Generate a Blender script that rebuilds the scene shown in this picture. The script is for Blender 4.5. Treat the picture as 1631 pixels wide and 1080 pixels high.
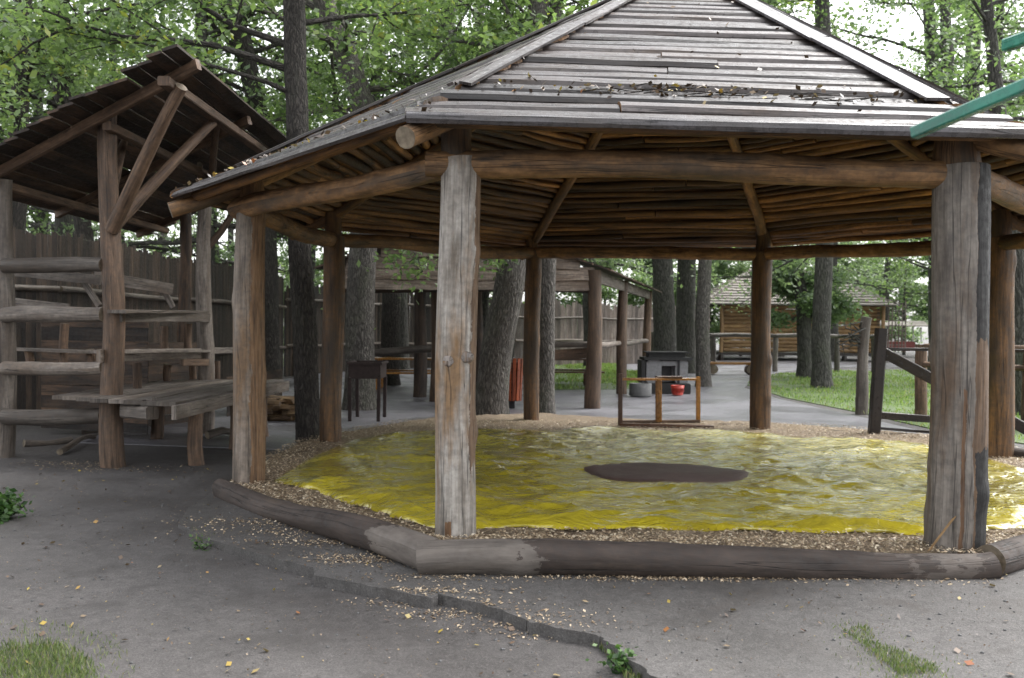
import bpy, math, random
import numpy as np
from mathutils import Vector, Matrix, Euler
random.seed(7); rng = np.random.default_rng(7)
for o in list(bpy.data.objects): bpy.data.objects.remove(o)
S = bpy.context.scene; COL = S.collection
R = math.radians
# ------------------------------------------------------------------ camera
FPX = 1530.0; CX, CY = 815.5, 540.0; CAMH = 1.65
PITCH = 0.0118; ROLL = 0.0087
cam_d = bpy.data.cameras.new('camera'); cam = bpy.data.objects.new('camera', cam_d); COL.objects.link(cam)
cam_d.sensor_width = 36.0; cam_d.lens = 36.0*FPX/1631.0; cam_d.clip_start = 0.05; cam_d.clip_end = 500
CM = Matrix.Rotation(math.pi/2-PITCH, 3, 'X') @ Matrix.Rotation(ROLL, 3, 'Z')
cam.matrix_world = Matrix.Translation((0, 0, CAMH)) @ CM.to_4x4()
cam_d.dof.use_dof = True; cam_d.dof.focus_distance = 7.5; cam_d.dof.aperture_fstop = 2.9
S.camera = cam
# ------------------------------------------------------------------ light
w = bpy.data.worlds.new('World'); S.world = w; w.use_nodes = True
nt = w.node_tree; bg = nt.nodes['Background']
sky = nt.nodes.new('ShaderNodeTexSky'); sky.sky_type = 'NISHITA'; sky.sun_disc = False
SUN_EL, SUN_AZ = R(54), R(62)
sky.sun_elevation = SUN_EL; sky.sun_rotation = SUN_AZ; sky.dust_density = 3.0; sky.air_density = 1.0; sky.ozone_density = 1.0
hs = nt.nodes.new('ShaderNodeHueSaturation'); hs.inputs['Saturation'].default_value = 0.12
nt.links.new(sky.outputs[0], hs.inputs['Color']); nt.links.new(hs.outputs[0], bg.inputs[0]); bg.inputs[1].default_value = 0.15
sd = bpy.data.lights.new('sun', 'SUN'); sd.energy = 0.9; sd.angle = R(30); sd.color = (1, .97, .93)
sun = bpy.data.objects.new('sun', sd); COL.objects.link(sun)
sdir = Vector((math.sin(SUN_AZ)*math.cos(SUN_EL), math.cos(SUN_AZ)*math.cos(SUN_EL), math.sin(SUN_EL)))
sun.rotation_euler = sdir.to_track_quat('Z', 'Y').to_euler()
S.view_settings.view_transform = 'Standard'; S.view_settings.look = 'None'
S.view_settings.exposure = 1.9; S.view_settings.gamma = 1.0
S.render.engine = 'CYCLES'; S.cycles.max_bounces = 8; S.cycles.transparent_max_bounces = 6
S.cycles.use_denoising = True

# ------------------------------------------------------------------ photo measurement helpers
def ray(px, py): return CM @ Vector(((px-CX)/FPX, (CY-py)/FPX, -1.0))
def at(px, py, Y):                       # point of the place at depth Y
    d = ray(px, py); t = Y/d.y; return Vector((d.x*t, Y, CAMH+d.z*t))
def gp(px, py, z=0.0):                   # point on the level z
    d = ray(px, py); t = (z-CAMH)/d.z; return Vector((d.x*t, d.y*t, z))

# ------------------------------------------------------------------ materials
def mat(name):
    m = bpy.data.materials.new(name); m.use_nodes = True
    return m, m.node_tree, m.node_tree.nodes['Principled BSDF']
def N(t, kind, **kw):
    n = t.nodes.new('ShaderNode'+kind)
    for k, v in kw.items():
        if k in n.inputs: n.inputs[k].default_value = v
        else: setattr(n, k, v)
    return n
def ramp(t, src, stops):
    r = t.nodes.new('ShaderNodeValToRGB'); e = r.color_ramp.elements
    while len(e) < len(stops): e.new(0.5)
    for i, (p, c) in enumerate(stops):
        e[i].position = p; e[i].color = (c if len(c) == 4 else (*c, 1)) if hasattr(c, '__len__') else (c, c, c, 1)
    t.links.new(src, r.inputs[0]); return r.outputs[0]
def mixc(t, fac, a, b, mode='MIX'):
    m = t.nodes.new('ShaderNodeMix'); m.data_type = 'RGBA'; m.blend_type = mode
    for s, v in ((m.inputs[0], fac), (m.inputs[6], a), (m.inputs[7], b)):
        if hasattr(v, 'links'): t.links.new(v, s)
        else: s.default_value = v if not (hasattr(v, '__len__') and len(v) == 3) else (*v, 1)
    return m.outputs[2]
def uvnoise(t, su, sv, scale=1.0, detail=5, rough=.6, src=None, off=0.0):
    mp = t.nodes.new('ShaderNodeMapping'); mp.inputs['Scale'].default_value = (su, sv, 1); mp.inputs['Location'].default_value = (off, off*1.7, 0)
    t.links.new(src, mp.inputs[0])
    n = N(t, 'TexNoise', Scale=scale, Detail=detail, Roughness=rough); t.links.new(mp.outputs[0], n.inputs['Vector'])
    return n.outputs[0]
def wood(name, dark, light, patch, patch_amt=(.45, .62), rough=.8, bump=.5, su=36, sv=2.6, crack=True, vary=.35, wet=0.0, stain=None, K=.62, strips=()):
    m, t, b = mat(name)
    uv = t.nodes.new('ShaderNodeUVMap').outputs[0]
    at_ = N(t, 'Attribute', attribute_name='rnd')
    f = uvnoise(t, su, sv, src=uv, detail=8)
    def sat(q): mq = sum(q)/3; return tuple(max(.002, (mq+(x-mq)*1.3)*K) for x in q)
    dark, light, patch = sat(dark), sat(light), sat(patch)
    soft = uvnoise(t, su*.22, sv*.6, src=uv, detail=5, off=22)
    fmix = N(t, 'Mix'); fmix.inputs[0].default_value = .55; t.links.new(f, fmix.inputs[2]); t.links.new(soft, fmix.inputs[3])
    fc = ramp(t, fmix.outputs[0], [(.36, dark), (.60, light)])
    g = uvnoise(t, 5, .9, src=uv, detail=6, off=5)
    gf = ramp(t, g, [(patch_amt[0], 0.0), (patch_amt[1], 1.0)])
    f2 = uvnoise(t, su*.5, sv*1.4, src=uv, detail=6, off=9)
    pc = ramp(t, f2, [(.3, tuple(c*.55 for c in patch)), (.7, patch)])
    c = mixc(t, gf, fc, pc)
    h = f
    if crack:
        k = uvnoise(t, 9, .28, src=uv, detail=3, off=3)
        kf = ramp(t, k, [(.49, 1.0), (.498, 0.15), (.502, .15), (.51, 1.0)])
        c = mixc(t, .8, c, kf, 'MULTIPLY')
        mm = N(t, 'Math', operation='MULTIPLY'); t.links.new(f, mm.inputs[0]); t.links.new(kf, mm.inputs[1]); h = mm.outputs[0]
    sp = uvnoise(t, 3, 3, scale=6, src=uv, detail=8, off=1)
    c = mixc(t, .55, c, ramp(t, sp, [(.32, .32), (.62, 1.08)]), 'MULTIPLY')
    if stain:
        st = uvnoise(t, 2.2, .7, src=uv, detail=5, off=14)
        c = mixc(t, ramp(t, st, [(.55, 0.0), (.68, .85)]), c, stain)
    if strips:
        sx = t.nodes.new('ShaderNodeSeparateXYZ'); t.links.new(uv, sx.inputs[0])
        n1 = uvnoise(t, 5, 2.2, src=uv, detail=8, rough=.7, off=31)
        def mth(op, a, b2):
            m_ = t.nodes.new('ShaderNodeMath'); m_.operation = op
            for q_, x_ in ((0, a), (1, b2)):
                if hasattr(x_, 'links'): t.links.new(x_, m_.inputs[q_])
                else: m_.inputs[q_].default_value = x_
            return m_.outputs[0]
        nn_ = mth('SUBTRACT', n1, .5)
        for (ua, ub, va, vb, ca, cb, wu, wv) in strips:
            u_ = mth('ADD', sx.outputs[0], mth('MULTIPLY', nn_, wu)); v_ = mth('ADD', sx.outputs[1], mth('MULTIPLY', nn_, wv))
            mk = mth('MULTIPLY', mth('MULTIPLY', mth('GREATER_THAN', u_, ua), mth('LESS_THAN', u_, ub)), mth('MULTIPLY', mth('GREATER_THAN', v_, va), mth('LESS_THAN', v_, vb)))
            c = mixc(t, mk, c, ramp(t, f, [(.3, ca), (.7, cb)]))
    v = ramp(t, at_.outputs['Fac'], [(0, 1-vary), (1, 1+vary*.3)])
    c = mixc(t, 1.0, c, v, 'MULTIPLY')
    t.links.new(c, b.inputs['Base Color'])
    rr = ramp(t, sp, [(.35, max(.1, rough-.25-wet)), (.65, rough)]); t.links.new(rr, b.inputs['Roughness'])
    bp = N(t, 'Bump', Strength=bump*.7, Distance=.014); t.links.new(h, bp.inputs['Height']); t.links.new(bp.outputs[0], b.inputs['Normal'])
    return m
M = {}
M['post'] = wood('weathered_post_wood', (.15, .125, .105), (.54, .50, .475), (.40, .25, .145), (.50, .64), bump=.9)
M['post_warm'] = wood('brown_post_wood', (.06, .034, .018), (.34, .205, .115), (.14, .10, .07), (.45, .62), bump=.9)
M['post_half'] = wood('half_weathered_post_wood', (.10, .075, .055), (.38, .30, .235), (.33, .19, .10), (.42, .6), bump=.9)
M['post_grey'] = wood('grey_post_wood', (.13, .112, .10), (.37, .335, .31), (.24, .17, .125), (.50, .66), bump=.9)
W1, W2 = (.05, .026, .013), (.24, .145, .08); B1, B2 = (.004, .0035, .003), (.016, .013, .012); G1, G2 = (.095, .08, .07), (.225, .195, .17)
M['post_one'] = wood('silvery_post_wood', (.27, .23, .19), (.86, .81, .75), (.56, .38, .24), (.50, .64), bump=.9, strips=((.60, .80, .6, 2.9, W1, (.28, .18, .11), .16, 2.0), (.40, .45, -1, .25, W1, (.34, .18, .08), .05, .2)))
M['post_two'] = wood('thick_post_wood', (.19, .165, .145), (.54, .49, .44), (.34, .245, .18), (.50, .66), bump=.9, strips=((.66, 1.2, -1, 9, W1, W2, .10, 0), (.575, .60, -1, 1.25, W1, (.30, .16, .08), .07, .5), (.675, 1.2, -1, .85, B1, B2, .12, .6), (.66, 1.2, 1.55, 9, B1, B2, .12, .8)))
M['post_three'] = wood('two_tone_post_wood', (.15, .12, .095), (.50, .43, .37), (.38, .26, .17), (.48, .62), bump=.9, strips=((.56, .95, -1, 9, W1, (.31, .18, .09), .22, 0),))
M['edge_front'] = wood('long_log_wood', (.045, .034, .029), (.145, .115, .10), (.22, .17, .135), (.58, .74), rough=.9, bump=1.0, su=12, sv=2.5, strips=((-9, 99, -9, .80, G1, G2, 0, 2.6), (-9, 99, 3.3, 3.6, G1, (.16, .13, .11), 0, 2.6)))
M['edge_left'] = wood('left_log_wood', (.045, .034, .029), (.145, .115, .10), (.22, .17, .135), (.58, .74), rough=.9, bump=1.0, su=12, sv=2.5, strips=((-9, 99, 3.05, 99, G1, G2, 0, 1.2),))
M['char'] = wood('charred_wood', (.012, .010, .009), (.05, .045, .042), (.02, .016, .014), bump=.8)
M['end'] = wood('end_grain', (.16, .13, .10), (.42, .36, .28), (.24, .19, .14), su=14, sv=14, crack=False)
M['roof_top'] = wood('grey_roof_boards', (.042, .034, .032), (.205, .183, .18), (.12, .09, .073), (.5, .66), rough=.62, bump=.7, su=30, sv=1.3, wet=.12, vary=.7)
M['roof_hip'] = wood('pale_hip_boards', (.08, .073, .075), (.22, .21, .22), (.18, .155, .14), (.5, .7), rough=.5, su=26, wet=.15, vary=.25)
M['roof_under'] = wood('sheltered_roof_boards', (.045, .024, .013), (.42, .245, .13), (.07, .045, .03), (.50, .66), bump=.8, su=24, sv=1.2, vary=.85, K=.9)
M['beam'] = wood('peeled_beam_wood', (.085, .045, .024), (.44, .275, .16), (.17, .125, .09), (.48, .64), bump=1.2, su=18, sv=4, K=.75)
M['edge'] = wood('dark_wet_log', (.045, .034, .029), (.145, .115, .10), (.22, .17, .135), (.58, .74), rough=.9, bump=1.0, su=12, sv=2.5)
M['edge_pale'] = wood('pale_log', (.15, .13, .115), (.33, .30, .27), (.13, .105, .09), (.5, .62), rough=.7, bump=.8, su=14, sv=3)
M['shed'] = wood('shed_timber', (.07, .045, .032), (.34, .235, .17), (.18, .12, .085), (.48, .64), bump=.8)
M['shed_roof'] = wood('dark_shed_boards', (.03, .02, .014), (.22, .145, .10), (.05, .034, .026), bump=.8, su=25, vary=.8)
M['plank'] = wood('grey_plank', (.12, .10, .088), (.42, .375, .335), (.24, .195, .16), bump=.6, vary=.55)
M['plank_pale'] = wood('pale_gable_plank', (.15, .12, .10), (.50, .42, .36), (.25, .19, .15), bump=.6, vary=.5, K=.8)
M['fence'] = wood('palisade_wood', (.020, .014, .011), (.13, .092, .068), (.05, .034, .025), bump=.8, su=30, vary=.75)
M['fence_far'] = wood('palisade_wood_pale', (.17, .14, .125), (.50, .43, .39), (.30, .24, .21), bump=.6, su=30, vary=.5)
M['hut'] = wood('tan_hut_wood', (.20, .13, .08), (.52, .36, .21), (.38, .26, .16), crack=False, su=12, vary=.35, K=1.0)
M['hutroof'] = wood('pale_shingle', (.36, .33, .31), (.72, .67, .62), (.50, .44, .39), crack=False, su=12)
M['orange'] = wood('varnished_orange_wood', (.16, .075, .025), (.44, .23, .085), (.25, .12, .04), rough=.45, bump=.3, vary=.3, K=1.2)
M['brownwood'] = wood('stained_brown_wood', (.05, .022, .012), (.20, .09, .045), (.09, .04, .02), rough=.5, bump=.3)
M['redwood'] = wood('red_stained_wood', (.16, .04, .02), (.42, .13, .07), (.26, .075, .045), rough=.5, bump=.3, K=.9)
M['blackwood'] = wood('dark_stained_wood', (.010, .007, .006), (.05, .034, .026), (.025, .016, .013), rough=.5, bump=.4)
M['firewood'] = wood('split_firewood', (.16, .09, .05), (.52, .38, .24), (.24, .18, .14), crack=False, bump=.4, vary=.55)
M['green'] = wood('worn_green_paint', (.045, .24, .17), (.11, .42, .31), (.07, .31, .23), (.4, .6), rough=.4, bump=.3, su=20, vary=.1, stain=(.03, .05, .04))

def bark(name, a, b_, c_, scale=1.0, moss=0.3):
    m, t, b = mat(name); uv = t.nodes.new('ShaderNodeUVMap').outputs[0]
    f = uvnoise(t, 26*scale, 5*scale, src=uv, detail=8, rough=.65)
    vo = N(t, 'TexVoronoi', Scale=1.0, feature='DISTANCE_TO_EDGE'); mp = N(t, 'Mapping'); mp.inputs['Scale'].default_value = (24*scale, 6*scale, 1)
    ds = N(t, 'TexNoise', Scale=9.0, Detail=3); t.links.new(uv, ds.inputs['Vector'])
    uvd = mixc(t, .12, uv, ds.outputs[1]); t.links.new(uvd, mp.inputs[0]); t.links.new(mp.outputs[0], vo.inputs['Vector'])
    c = ramp(t, f, [(.3, a), (.7, b_)])
    c = mixc(t, .85, c, ramp(t, vo.outputs[0], [(0, .25), (.22, 1.0)]), 'MULTIPLY')
    g = uvnoise(t, 2, 1, src=uv, detail=6, off=4)
    c = mixc(t, ramp(t, g, [(.5, 0.0), (.72, moss)]), c, c_)
    t.links.new(c, b.inputs['Base Color']); b.inputs['Roughness'].default_value = .9
    ad = N(t, 'Math', operation='ADD'); t.links.new(f, ad.inputs[0]); t.links.new(ramp(t, vo.outputs[0], [(0, 0.0), (.3, 1.0)]), ad.inputs[1])
    bp = N(t, 'Bump', Strength=1.0, Distance=.03); t.links.new(ad.outputs[0], bp.inputs['Height']); t.links.new(bp.outputs[0], b.inputs['Normal'])
    return m
M['bark'] = bark('grey_bark', (.07, .062, .055), (.24, .22, .20), (.13, .15, .09))
M['bark_dark'] = bark('dark_bark', (.022, .019, .017), (.09, .078, .068), (.06, .07, .045))
M['bark_far'] = bark('far_bark', (.045, .042, .038), (.14, .135, .12), (.09, .11, .06), .7)

def leafmat(name, stops, trans=.45):
    m, t, b = mat(name); a = N(t, 'Attribute', attribute_name='rnd')
    c = ramp(t, a.outputs['Fac'], stops)
    tr = N(t, 'BsdfTranslucent'); mx = N(t, 'MixShader'); mx.inputs[0].default_value = trans
    t.links.new(c, b.inputs['Base Color']); b.inputs['Roughness'].default_value = .45
    c2 = mixc(t, 1.0, c, (1.15, 1.25, .7), 'MULTIPLY'); t.links.new(c2, tr.inputs[0])
    t.links.new(b.outputs[0], mx.inputs[1]); t.links.new(tr.outputs[0], mx.inputs[2])
    t.links.new(mx.outputs[0], t.nodes['Material Output'].inputs[0]); return m
M['leaf'] = leafmat('oak_leaves', [(0, (.07, .115, .055)), (.5, (.16, .235, .11)), (.9, (.24, .33, .15)), (1, (.30, .33, .09))], .5)
M['leaf_pale'] = leafmat('pale_leaves', [(0, (.11, .165, .10)), (.5, (.19, .26, .155)), (1, (.28, .36, .22))], .5)
M['leaf_low'] = leafmat('low_plant_leaves', [(0, (.02, .05, .015)), (.6, (.055, .12, .03)), (1, (.12, .21, .055))], .3)
M['grass'] = leafmat('grass_blades', [(0, (.08, .14, .04)), (.5, (.19, .29, .08)), (.8, (.29, .40, .12)), (1, (.28, .24, .13))], .35)
M['grass_short'] = leafmat('short_grass', [(0, (.05, .075, .025)), (.5, (.12, .17, .055)), (.8, (.19, .24, .085)), (1, (.22, .18, .11))], .3)
M['litter'] = leafmat('fallen_leaf', [(0, (.035, .022, .016)), (.35, (.13, .085, .055)), (.6, (.25, .19, .12)), (.8, (.36, .28, .05)), (1, (.28, .10, .05))], .1)
M['chips'] = leafmat('wood_chip', [(0, (.08, .05, .033)), (.3, (.30, .22, .14)), (.7, (.52, .41, .28)), (1, (.68, .60, .46))], .05)

def groundmat(name, a, b_, rough=(.55, .9), bump=.35, patch=None, sc=1.0, wetlow=None, cracks=False):
    m, t, b = mat(name); tc = N(t, 'TexCoord').outputs['Object']
    def no(s, d=8, r=.6):
        n = N(t, 'TexNoise', Scale=s*sc, Detail=d, Roughness=r); t.links.new(tc, n.inputs['Vector']); return n.outputs[0]
    n1 = no(.6); n2 = no(14, 10, .7); n3 = no(90, 4)
    c = ramp(t, n1, [(.3, a), (.7, b_)])
    c = mixc(t, .6, c, ramp(t, n2, [(.3, .42), (.65, 1.12)]), 'MULTIPLY')
    c = mixc(t, .7, c, ramp(t, n3, [(.35, .45), (.65, 1.25)]), 'MULTIPLY')
    if patch: c = mixc(t, ramp(t, no(2.2), [(patch[1], 0.0), (patch[2], 1.0)]), c, patch[0])
    v = N(t, 'TexVoronoi', Scale=55*sc); t.links.new(tc, v.inputs['Vector'])
    c = mixc(t, ramp(t, v.outputs[0], [(.10, .5), (.2, 0.0)]), c, tuple(x*1.9 for x in b_))
    if cracks:
        vc = N(t, 'TexVoronoi', Scale=.55, feature='DISTANCE_TO_EDGE'); t.links.new(mixc(t, .05, tc, N(t, 'TexNoise', Scale=3.0).outputs[1]), vc.inputs['Vector'])
        c = mixc(t, .7, c, ramp(t, vc.outputs[0], [(0, .35), (.012, 1.0)]), 'MULTIPLY')
    t.links.new(c, b.inputs['Base Color'])
    t.links.new(ramp(t, n1, [(.42, rough[0]), (.6, rough[1])]), b.inputs['Roughness'])
    ad = N(t, 'Math', operation='ADD'); t.links.new(n2, ad.inputs[0]); t.links.new(n3, ad.inputs[1])
    bp = N(t, 'Bump', Strength=bump, Distance=.03); t.links.new(ad.outputs[0], bp.inputs['Height']); t.links.new(bp.outputs[0], b.inputs['Normal'])
    return m
M['dirt'] = groundmat('packed_dirt', (.058, .053, .051), (.108, .100, .097), patch=((.046, .042, .040), .56, .7))
M['paving'] = groundmat('dusty_paving', (.070, .066, .063), (.122, .115, .111), patch=((.062, .055, .050), .55, .72), bump=.3)
M['asphalt'] = groundmat('wet_asphalt', (.115, .112, .125), (.20, .195, .215), rough=(.28, .6), bump=.2, patch=((.09, .082, .088), .6, .75))
M['lawn'] = groundmat('lawn_soil', (.07, .11, .03), (.11, .17, .045))
M['chipbed'] = groundmat('wood_chip_bed', (.20, .145, .095), (.40, .31, .21), bump=1.0, rough=(.8, .9))
M['plaster'] = groundmat('sooty_whitewash', (.19, .19, .195), (.33, .33, .34), rough=(.7, .9), bump=.2, patch=((.2, .19, .18), .62, .7))
M['concrete'] = groundmat('concrete', (.09, .09, .09), (.15, .15, .15), rough=(.7, .9))
def flat(name, c, rough=.6, metal=0.0):
    m, t, b = mat(name); tc = N(t, 'TexCoord').outputs['Object']
    n = N(t, 'TexNoise', Scale=12.0, Detail=6.0); t.links.new(tc, n.inputs['Vector'])
    t.links.new(mixc(t, 1.0, c, ramp(t, n.outputs[0], [(.3, .6), (.7, 1.1)]), 'MULTIPLY'), b.inputs['Base Color'])
    b.inputs['Roughness'].default_value = rough; b.inputs['Metallic'].default_value = metal; return m
M['rust'] = flat('rusty_steel', (.045, .03, .028), .55, .4)
M['soot'] = flat('soot', (.02, .02, .02), .7)
M['redpaint'] = flat('red_enamel', (.50, .05, .03), .4)
M['stallred'] = flat('faded_red_paint', (.22, .05, .045), .6)
M['white'] = flat('white_paint', (.75, .75, .76), .5)
M['iron'] = flat('dark_iron', (.03, .03, .032), .5, .5)
def tarp_mat():
    m, t, b = mat('yellow_tarpaulin'); tc = N(t, 'TexCoord').outputs['Object']
    n = N(t, 'TexNoise', Scale=.9, Detail=6.0, Roughness=.6); t.links.new(tc, n.inputs['Vector'])
    mp = N(t, 'Mapping'); mp.inputs['Scale'].default_value = (1.0, 1.25, 1); t.links.new(tc, mp.inputs[0])
    n2 = N(t, 'TexNoise', Scale=1.9, Detail=8.0, Roughness=.7, Distortion=.7); t.links.new(mp.outputs[0], n2.inputs['Vector'])
    c = ramp(t, n.outputs[0], [(.3, (.34, .275, .02)), (.6, (.52, .43, .03))])
    c = mixc(t, ramp(t, n2.outputs[0], [(.47, 0.0), (.66, .5)]), c, (.16, .14, .04))
    t.links.new(c, b.inputs['Base Color'])
    t.links.new(ramp(t, n2.outputs[0], [(.4, .34), (.6, .06)]), b.inputs['Roughness'])
    b.inputs['IOR'].default_value = 1.65
    b.inputs['Coat Weight'].default_value = 1.0; b.inputs['Coat Roughness'].default_value = .08
    n3 = N(t, 'TexNoise', Scale=4.5, Detail=4.0, Distortion=1.6); t.links.new(mp.outputs[0], n3.inputs['Vector'])
    bp = N(t, 'Bump', Strength=.8, Distance=.035); t.links.new(n3.outputs[0], bp.inputs['Height']); t.links.new(bp.outputs[0], b.inputs['Normal'])
    t.links.new(bp.outputs[0], b.inputs['Coat Normal'])
    return m
M['tarp'] = tarp_mat()
M['patch'] = groundmat('wet_brown_cover', (.075, .042, .038), (.14, .09, .08), rough=(.45, .7), bump=.5)

# ------------------------------------------------------------------ object helpers
def tag(o, label=None, cat=None, group=None, kind=None):
    if label: o['label'] = label
    if cat: o['category'] = cat
    if group: o['group'] = group
    if kind: o['kind'] = kind
    return o
def thing(name, loc, label, cat, group=None, rz=0):
    o = bpy.data.objects.new(name, None); o.empty_display_size = .3; COL.objects.link(o)
    o.location = loc; o.rotation_euler[2] = rz
    return tag(o, label, cat, group)
class MB:
    def __init__(s): s.v = []; s.f = []; s.uv = []; s.r = []; s.m = []; s.sm = []
    def add(s, verts, faces, uvs, rnd, mats, smooth):
        b = len(s.v); s.v += [tuple(p) for p in verts]
        for i, f in enumerate(faces):
            s.f.append([b+k for k in f]); s.uv += uvs[i]; s.r.append(rnd)
            s.m.append(mats[i] if isinstance(mats, list) else mats); s.sm.append(smooth)
    def build(s, name, mats, parent=None, loc=None):
        v = np.array(s.v)
        if parent is not None: org = np.array(parent.location)
        elif loc is not None: org = np.array(loc)
        else: org = np.array([(v[:, 0].min()+v[:, 0].max())/2, (v[:, 1].min()+v[:, 1].max())/2, v[:, 2].min()])
        me = bpy.data.meshes.new(name); me.from_pydata((v-org).tolist(), [], s.f)
        ul = me.uv_layers.new(name='UVMap'); ul.data.foreach_set('uv', np.array(s.uv, dtype=np.float32).ravel())
        a = me.attributes.new('rnd', 'FLOAT', 'FACE'); a.data.foreach_set('value', np.array(s.r, dtype=np.float32))
        me.polygons.foreach_set('material_index', s.m); me.polygons.foreach_set('use_smooth', s.sm)
        for m in (mats if isinstance(mats, (list, tuple)) else [mats]): me.materials.append(M[m] if isinstance(m, str) else m)
        me.update()
        o = bpy.data.objects.new(name, me); COL.objects.link(o)
        if parent is not None: o.parent = parent
        else: o.location = org
        return o
def frame(d):
    d = d.normalized(); u = Vector((0, 0, 1)) if abs(d.z) < .9 else Vector((1, 0, 0))
    a = d.cross(u).normalized(); return a, d.cross(a).normalized()
def tube(mb, pts, rads, seg=12, rough=.05, cap=True, m=0, mcap=1, rnd=None, knots=0, fl=0.0, uv0=None):
    """round timber along a polyline, uneven radius, end grain caps"""
    rnd = random.random() if rnd is None else rnd
    pts = [Vector(p) for p in pts]; n = len(pts)
    terms = [(random.choice((1, 2, 3, 4, 5)), random.uniform(.5, 5), random.uniform(0, 6.3), random.uniform(.3, 1)) for _ in range(6)]
    fterms = [(random.choice((7, 9, 12, 16)), random.uniform(-1, 1), random.uniform(0, 6.3)) for _ in range(3)]
    A0 = None; vs = []; s = 0; ss = []
    kn = [(random.uniform(.08, .92), random.uniform(0, 6.28), random.uniform(.05, .13), random.uniform(.05, .10)) for _ in range(knots)]
    L = sum((pts[i+1]-pts[i]).length for i in range(n-1))
    for i, p in enumerate(pts):
        d = (pts[min(i+1, n-1)]-pts[max(i-1, 0)]).normalized()
        if A0 is None: A, B = frame(d)
        else: A = (A0-d*A0.dot(d)).normalized(); B = d.cross(A)
        A0 = A
        if i: s += (pts[i]-pts[i-1]).length
        ss.append(s)
        for k in range(seg):
            th = 2*math.pi*k/seg
            q = sum(w_*math.sin(a*th+b*s+c) for a, b, c, w_ in terms)/3.0
            q2 = sum(math.sin(a*th+b*s+c) for a, b, c in fterms)/3.0*fl
            r = rads[i]*(1+rough*q+q2)
            for kt, ka, kh, kw in kn:
                da = (th-ka+math.pi) % (2*math.pi)-math.pi
                g = math.exp(-((da*rads[i]/kw)**2)-(((s-kt*L)/kw)**2)); r += rads[i]*kh*g
            vs.append(p+A*(math.cos(th)*r)+B*(math.sin(th)*r))
    u0, v0 = random.uniform(0, 50), random.uniform(0, 50)
    if uv0: u0, v0 = uv0
    fs, uv, ms = [], [], []
    for i in range(n-1):
        for k in range(seg):
            k2 = (k+1) % seg; fs.append((i*seg+k, i*seg+k2, (i+1)*seg+k2, (i+1)*seg+k)); c = 2*math.pi*rads[0]/seg
            uv += [[(u0+k*c, v0+ss[i]), (u0+(k+1)*c, v0+ss[i]), (u0+(k+1)*c, v0+ss[i+1]), (u0+k*c, v0+ss[i+1])]]
    mb.add(vs, fs, uv, rnd, m, True)
    if cap:
        for e in (0, n-1):
            ring = vs[e*seg:(e+1)*seg]; r = rads[e]
            uvs = [(u0+r*math.cos(6.283*k/seg), v0+r*math.sin(6.283*k/seg)) for k in range(seg)]
            f = tuple(range(seg))
            if e == 0: f = f[::-1]; uvs = uvs[::-1]
            mb.add(ring, [f], [uvs], rnd, mcap, False)
def log(mb, p0, p1, r0, r1=None, seg=12, step=.25, wob=.03, rough=.06, **kw):
    p0, p1 = Vector(p0), Vector(p1); r1 = r0 if r1 is None else r1
    L = (p1-p0).length; n = max(3, int(L/step)+1); a, b = frame(p1-p0)
    f = [(random.uniform(.4, 1.6), random.uniform(0, 6.28)) for _ in range(4)]
    pts, rr = [], []
    for i in range(n):
        t = i/(n-1); e = math.sin(math.pi*t)**.5 if 0 < t < 1 else 0
        o = a*(wob*e*math.sin(f[0][0]*L*t+f[0][1]))+b*(wob*e*math.sin(f[1][0]*L*t+f[1][1]))
        pts.append(p0.lerp(p1, t)+o); rr.append((r0+(r1-r0)*t)*(1+.03*math.sin(5*f[2][0]*t+f[2][1])))
    tube(mb, pts, rr, seg, rough, **kw)
def bar(mb, p0, p1, A, B, sec, mats=0, step=.6, jit=.0, rnd=None, smooth=False, endskew=0.0):
    """extrude a closed cross-section sec [(a,b)...] from p0 to p1"""
    rnd = random.random() if rnd is None else rnd
    p0, p1 = Vector(p0), Vector(p1); L = (p1-p0).length; n = max(2, int(L/step)+1); k = len(sec)
    u0, v0 = random.uniform(0, 50), random.uniform(0, 50); vs = []
    for i in range(n):
        t = i/(n-1); j = [random.uniform(-jit, jit) for _ in range(k)]; jb = random.uniform(-jit, jit)*.6
        D = (p1-p0).normalized()
        for q, (a, b) in enumerate(sec):
            sk = D*(endskew*a) if i in (0, n-1) else D*0
            vs.append(p0.lerp(p1, t)+A*(a+j[q])+B*(b+jb)+sk)
    fs, uv, ms = [], [], []; acc = [0]
    for q in range(k): acc.append(acc[-1]+math.hypot(sec[(q+1) % k][0]-sec[q][0], sec[(q+1) % k][1]-sec[q][1]))
    for i in range(n-1):
        for q in range(k):
            q2 = (q+1) % k; fs.append((i*k+q, i*k+q2, (i+1)*k+q2, (i+1)*k+q)); a, b = v0+L*i/(n-1), v0+L*(i+1)/(n-1)
            uv.append([(u0+acc[q], a), (u0+acc[q+1], a), (u0+acc[q+1], b), (u0+acc[q], b)])
            ms.append(mats[q] if isinstance(mats, list) else mats)
    for e, f in ((0, tuple(range(k))[::-1]), (n-1, tuple(range(k)))):
        fs.append(tuple(e*k+q for q in f)); uv.append([(u0+sec[q][0], v0+sec[q][1]) for q in f]); ms.append(mats[0] if isinstance(mats, list) else mats)
    mb.add(vs, fs, uv, rnd, ms, smooth)
def rect(w_, t_): return [(-w_/2, -t_/2), (w_/2, -t_/2), (w_/2, t_/2), (-w_/2, t_/2)]
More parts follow.
